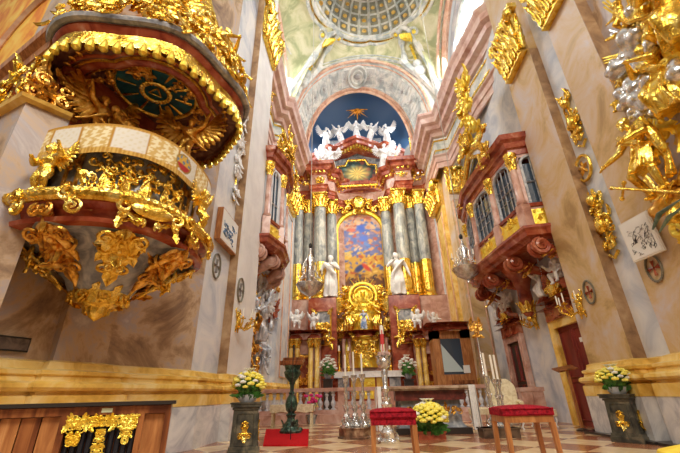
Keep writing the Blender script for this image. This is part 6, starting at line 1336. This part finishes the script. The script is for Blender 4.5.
a = MB(); a.b2((-bx+off-.05, -.36, 0), (bx+off+.05, .42, .14)); a.build('dark_base', DARK, t, 0)
for s_, lb in ((-1, 'left'), (1, 'right')):
    a = MB(); x0 = s_*(w2+.006); zz0 = .10
    wd = .10 if s_ < 0 else .16
    a.grid(lambda u, v: (x0+s_*(.02+.05*(1-v)*(1+sin(u*22))*.5), -.40+.86*u, zz0+(za-zz0)*v), 40, 10, (s_*.008, 0, 0)); a.grid(lambda u, v: (x0-s_*wd*(1-u), -.435-.02*sin(u*12)*(1-v), zz0+(za-zz0)*v), 14, 8, (0, -.006, 0)); a.b2((min(x0, x0-s_*wd), -.43, za+.001), (max(x0, x0-s_*wd), .5, za+.01))
    o = a.build('altar_linen', LINEN, None, 60); o.location = t.location; tag(o, 'white linen hanging over the %s end of the stone altar' % lb, 'cloth', 'linen at the ends of the stone altar')

# ------------------------------------------------------------------ silver candlesticks in front
q = onZ(355, 439.5); hbx = onY(355, 428, q.y).z; t = thing('marble_plinth', 'low polygonal dark marble plinth carrying three silver candlesticks', 'plinth', (q.x, q.y+.28, 0))
a = MB(); a.lathe([(.42, 0), (.42, .03), (.39, .05), (.39, hbx-.03), (.42, hbx-.02), (.42, hbx)], seg=6, R=RZ(.0)); a.build('plinth_body', noisy('brown_marble', [(.3, (.10, .05, .03)), (.6, (.30, .16, .09)), (.8, (.5, .34, .2))], 4, .25), t, 0)
for px, pc, ps, lb in ((346.5, 355, 376, 'left'), (355, 352, 375, 'middle'), (363.5, 354, 374, 'right')):
    Yq = q.y+.28+(.12 if px == 355 else -.05); p = onY(px-.5, 400, Yq); sh_ = onY(px, ps, Yq).z; zt = onY(px, pc, Yq).z
    candlestick('silver_candlestick', 'ornate silver candlestick, %s of three on the low marble plinth' % lb, 'candlestick', (p.x, Yq, hbx), sh_-hbx, .13, zt-sh_, .022, SILVER, 'silver candlesticks on the marble plinth', tri=True)
q = onZ(389, 443); hs = onY(385, 356, q.y).z; t = thing('paschal_stand', 'tall silver stand with a vase-shaped top and paschal candle behind the left stool', 'candle stand', tuple(q))
a = MB(); a.lathe([(.22, 0), (.23, .04), (.15, .10), (.17, .2), (.08, .3), (.12, .42), (.05, .52), (.10, .66), (.12, .74), (.05, .84), (.05, .95), (.09, 1.05), (.05, 1.12), (.08, hs-.34), (.06, hs-.28)], seg=18)
for k in range(3): a.M = Matrix.Rotation(2*pi*k/3-pi/2, 4, 'Z'); scroll(a, .16, .13, .09, 1.4, 1, pi/2, .028); a.ball((.23, 0, .05), .055, seg=8, rings=5); leafy(a, .05, .2, .2, .06, pi/2, .02)
a.M = Matrix.Identity(4); acanthus_row(a, 6, .07, .45, .16, .05, .015); acanthus_row(a, 6, .07, .76, .14, .05, .015); a.build('silver_stem', SILVER, t, 45)
a = MB(); a.lathe([(.06, hs-.30), (.13, hs-.24), (.17, hs-.12), (.13, hs-.04), (.19, hs)], seg=18); acanthus_row(a, 8, .12, hs-.2, .2, .06, .015); a.build('silver_bowl', SILVER, t, 45)
a = MB(); R = random.Random(2)
for k in range(22): g = R.uniform(0, 6.28); a.ball((.14*cos(g)*R.random(), .14*sin(g), hs+.02+.05*R.random()), .04, seg=6, rings=4)
a.build('blossom_wreath', mat('dusty_rose', (.55, .36, .30), .7), t)
zc1 = onY(382, 326, q.y).z; a = MB(); a.lathe([(.045, hs-.05), (.045, zc1), (.01, zc1+.02)], seg=14); pc_ = a.build('paschal_candle', CANDLE, t)
a = MB(); a.lathe([(.047, hs+(zc1-hs)*.38), (.047, hs+(zc1-hs)*.72)], seg=14, cap=False); a.b2((-.012, -.05, hs+.1), (.012, -.044, zc1-.1)); a.build('red_wax_band', mat('red_wax', (.6, .05, .05), .5), pc_, 0)
# right hand candlesticks on a dark block
q = onZ(503, 438.5); t = thing('dark_plinth', 'low dark block under the tall silver candlesticks beside the cream armchair', 'plinth', (q.x, q.y+.2, 0)); hb2 = onY(503, 428, q.y).z
a = MB(); a.b2((-.40, -.2, 0), (.40, .25, hb2)); a.b2((-.42, -.22, hb2-.03), (.42, .27, hb2)); a.build('block', noisy('brown_block', [(.3, (.05, .03, .02)), (.7, (.16, .10, .06))], 5, .35), t, 0)
for px, ps, pc, dx, lb in ((486.5, 376, 353, -.26, 'left'), (496.5, 379, 355, 0, 'middle'), (502, 379, 354.5, .14, 'right')):
    Yq = q.y+.2; p = onY(px+1.5, 400, Yq); sh_ = onY(px, ps, Yq).z; zt = onY(px, pc, Yq).z
    candlestick('silver_candlestick', 'tall silver candlestick with a thick white candle, %s of three beside the cream armchair' % lb, 'candlestick', (p.x+(0 if lb != 'left' else .06), Yq+(.0 if lb != 'right' else .12), hb2), sh_-hb2, .12, zt-sh_, .028, SILVER, 'tall silver candlesticks by the armchair', tri=True)
p = onZ(499, 433); zt = onY(484, 322, p.y).z; t = thing('processional_staff', 'slender silver staff with an ornate gilt head behind the tall candlesticks', 'staff', (p.x-.02, p.y+.35, 0))
a = MB(); a.lathe([(.13, 0), (.13, .03), (.03, .06), (.018, .1), (.018, 1.3), (.03, 1.32), (.05, 1.38), (.03, 1.44), (.016, 1.46), (.016, zt-.3)], seg=12); a.build('silver_pole', SILVER, t)
a = MB(); a.M = Matrix.Translation((0, 0, zt-.12)); ornament(a, .3, .42, 12, 66, .12, .018, sym=True); a.ball((0, 0, 0), (.07, .05, .1)); a.build('gilt_head', BRONZE_GOLD, t, 50)

# ------------------------------------------------------------------ cream seats
def armchair(label, loc, rz, arms=True, bh=1.1, w_=.62):
    t = thing('armchair' if arms else 'upholstered_stool', label, 'chair' if arms else 'stool', loc, rz); w2 = w_/2
    a = MB(); a.grid(lambda u, v: ((u-.5)*w_, (v-.5)*.55, .44+.05*sin(pi*u)**.5*sin(pi*v)**.5), 16, 12, (0, 0, -.16)); a.build('seat', CREAM, t, 60)
    for sx in (-1, 1):
        for sy in (-1, 1): a = MB(); a.tube([(sx*(w2-.05), sy*.22, .30), (sx*(w2-.03), sy*.24, .18), (sx*(w2-.08), sy*.23, .06), (sx*(w2-.05), sy*.26, 0)], [.035, .03, .018, .026], 8); a.build('leg', STUCCO, t)
    if arms:
        a = MB()
        def bk(u, v):
            z = .44+(bh-.44)*v; ww = w2*(.92+.12*sin(pi*v))*(1 if v < .7 else sqrt(max(0.02, 1-((v-.7)/.3)**2*.75))); return ((u*2-1)*ww, .25+.10*v-.03*sin(pi*u), z)
        a.grid(bk, 16, 18, (0, .09, 0)); a.build('backrest', CREAM, t, 60)
        for sx in (-1, 1):
            a = MB(); a.tube([(sx*w2, .26, .68), (sx*(w2+.03), .0, .66), (sx*(w2+.03), -.2, .64)], [.045, .055, .05], 8); a.tube([(sx*(w2+.02), -.18, .62), (sx*w2, -.15, .44)], .028, 6); a.build('armrest', CREAM, t)
    return t
q = onZ(512, 429); armchair('cream damask armchair behind the right-hand stool', (q.x-.05, q.y, 0), radians(-12), True, 1.28, .75)
q = onZ(482, 424); armchair('cream upholstered stool between the stone altar and the armchair', (q.x, q.y, 0), 0, False, w_=.6)
q = onZ(545, 427); armchair('cream upholstered stool to the right of the armchair', (q.x, q.y, 0), 0, False, w_=.6)

# ------------------------------------------------------------------ red cushioned stools in the foreground
def red_stool(label, px0, px1, pyt, Y, rz, hx=0):
    a0 = onY(px0, pyt, Y); a1 = onY(px1, pyt, Y); w_ = a1.x-a0.x; h = (a0.z+a1.z)/2+.0; t = thing('cushioned_stool', label, 'stool', ((a0.x+a1.x)/2, Y+.22, 0), rz); w2 = w_/2; d2 = .22
    a = MB(); a.grid(lambda u, v: ((u-.5)*w_, (v-.5)*2*d2, h-.03+.035*(sin(pi*u)*sin(pi*v))**.4), 24, 16, (0, 0, -.07)); a.build('cushion', REDC, t, 60)
    a = MB()
    for k in range(36):
        for y in (-d2-.004, d2+.004): a.ball(((k+.5)/36*w_-w2, y, h-.085), .007, seg=6, rings=4)
    a.tube([(-w2, -d2-.003, h-.03), (w2, -d2-.003, h-.03)], .008, 5); nl = a.build('nail_trim', REDC, t)
    a = MB(); a.b2((-w2+.01, -d2+.01, h-.165), (w2-.01, d2-.01, h-.095)); a.build('seat_rail', hx or WOODL, t, 0)
    for sx in (-1, 1):
        for sy in (-1, 1):
            a = MB(); n = 7; vs = []; 
            pts = [(sx*(w2-.03+.035*(k/n)**2), sy*(d2-.03+.02*(k/n)**2), h-.165-(h-.165)*k/n) for k in range(n+1)]; a.tube(pts, [.036-.012*k/n for k in range(n+1)], 4, up=(1, 1, 0)); a.build('leg', WOODL, t, 20)
    return t
red_stool('red fringed stool on wooden legs, the left of the two in front', 370, 416.5, 408.5, 4.55, radians(-2), REDC)
red_stool('red cushioned stool on wooden legs, the right of the two in front', 500.5, 552, 405.5, 4.55, radians(2))

# wooden stand before the red door
q = onZ(583, 431); t = thing('wooden_stand', 'slim wooden reading stand with a dark foot before the red door', 'reading stand', tuple(q)); zt = onY(571, 370, q.y).z
a = MB(); a.lathe([(.15, 0), (.15, .03), (.04, .07), (0, .07)], seg=14); a.build('foot', DARK, t); a = MB(); a.b2((-.03, -.03, .05), (.03, .03, zt)); a.build('post', WOODL, t, 0)
a = MB(); a.box((-.05, 0, zt+.04), (.52, .36, .03), R=Matrix.Rotation(radians(16), 3, 'X') @ Matrix.Rotation(radians(-10), 3, 'Y')); a.build('desk', WOOD, t, 0)
# yellow rounded corner in the foreground
q = onY(690, 447, 2.6); t = thing('yellow_cover', 'yellow padded cover cut off by the lower right corner of the view', 'cover', (q.x+.12, 2.6, 0)); a = MB(); a.lathe([(.30, 0), (.30, q.z-.10), (.26, q.z-.03), (.15, q.z), (0, q.z+.01)], seg=24); a.build('padded_cover', noisy('yellow_fabric', [(.3, (.80, .55, .03)), (.7, (.92, .72, .08))], 8, .7), t)
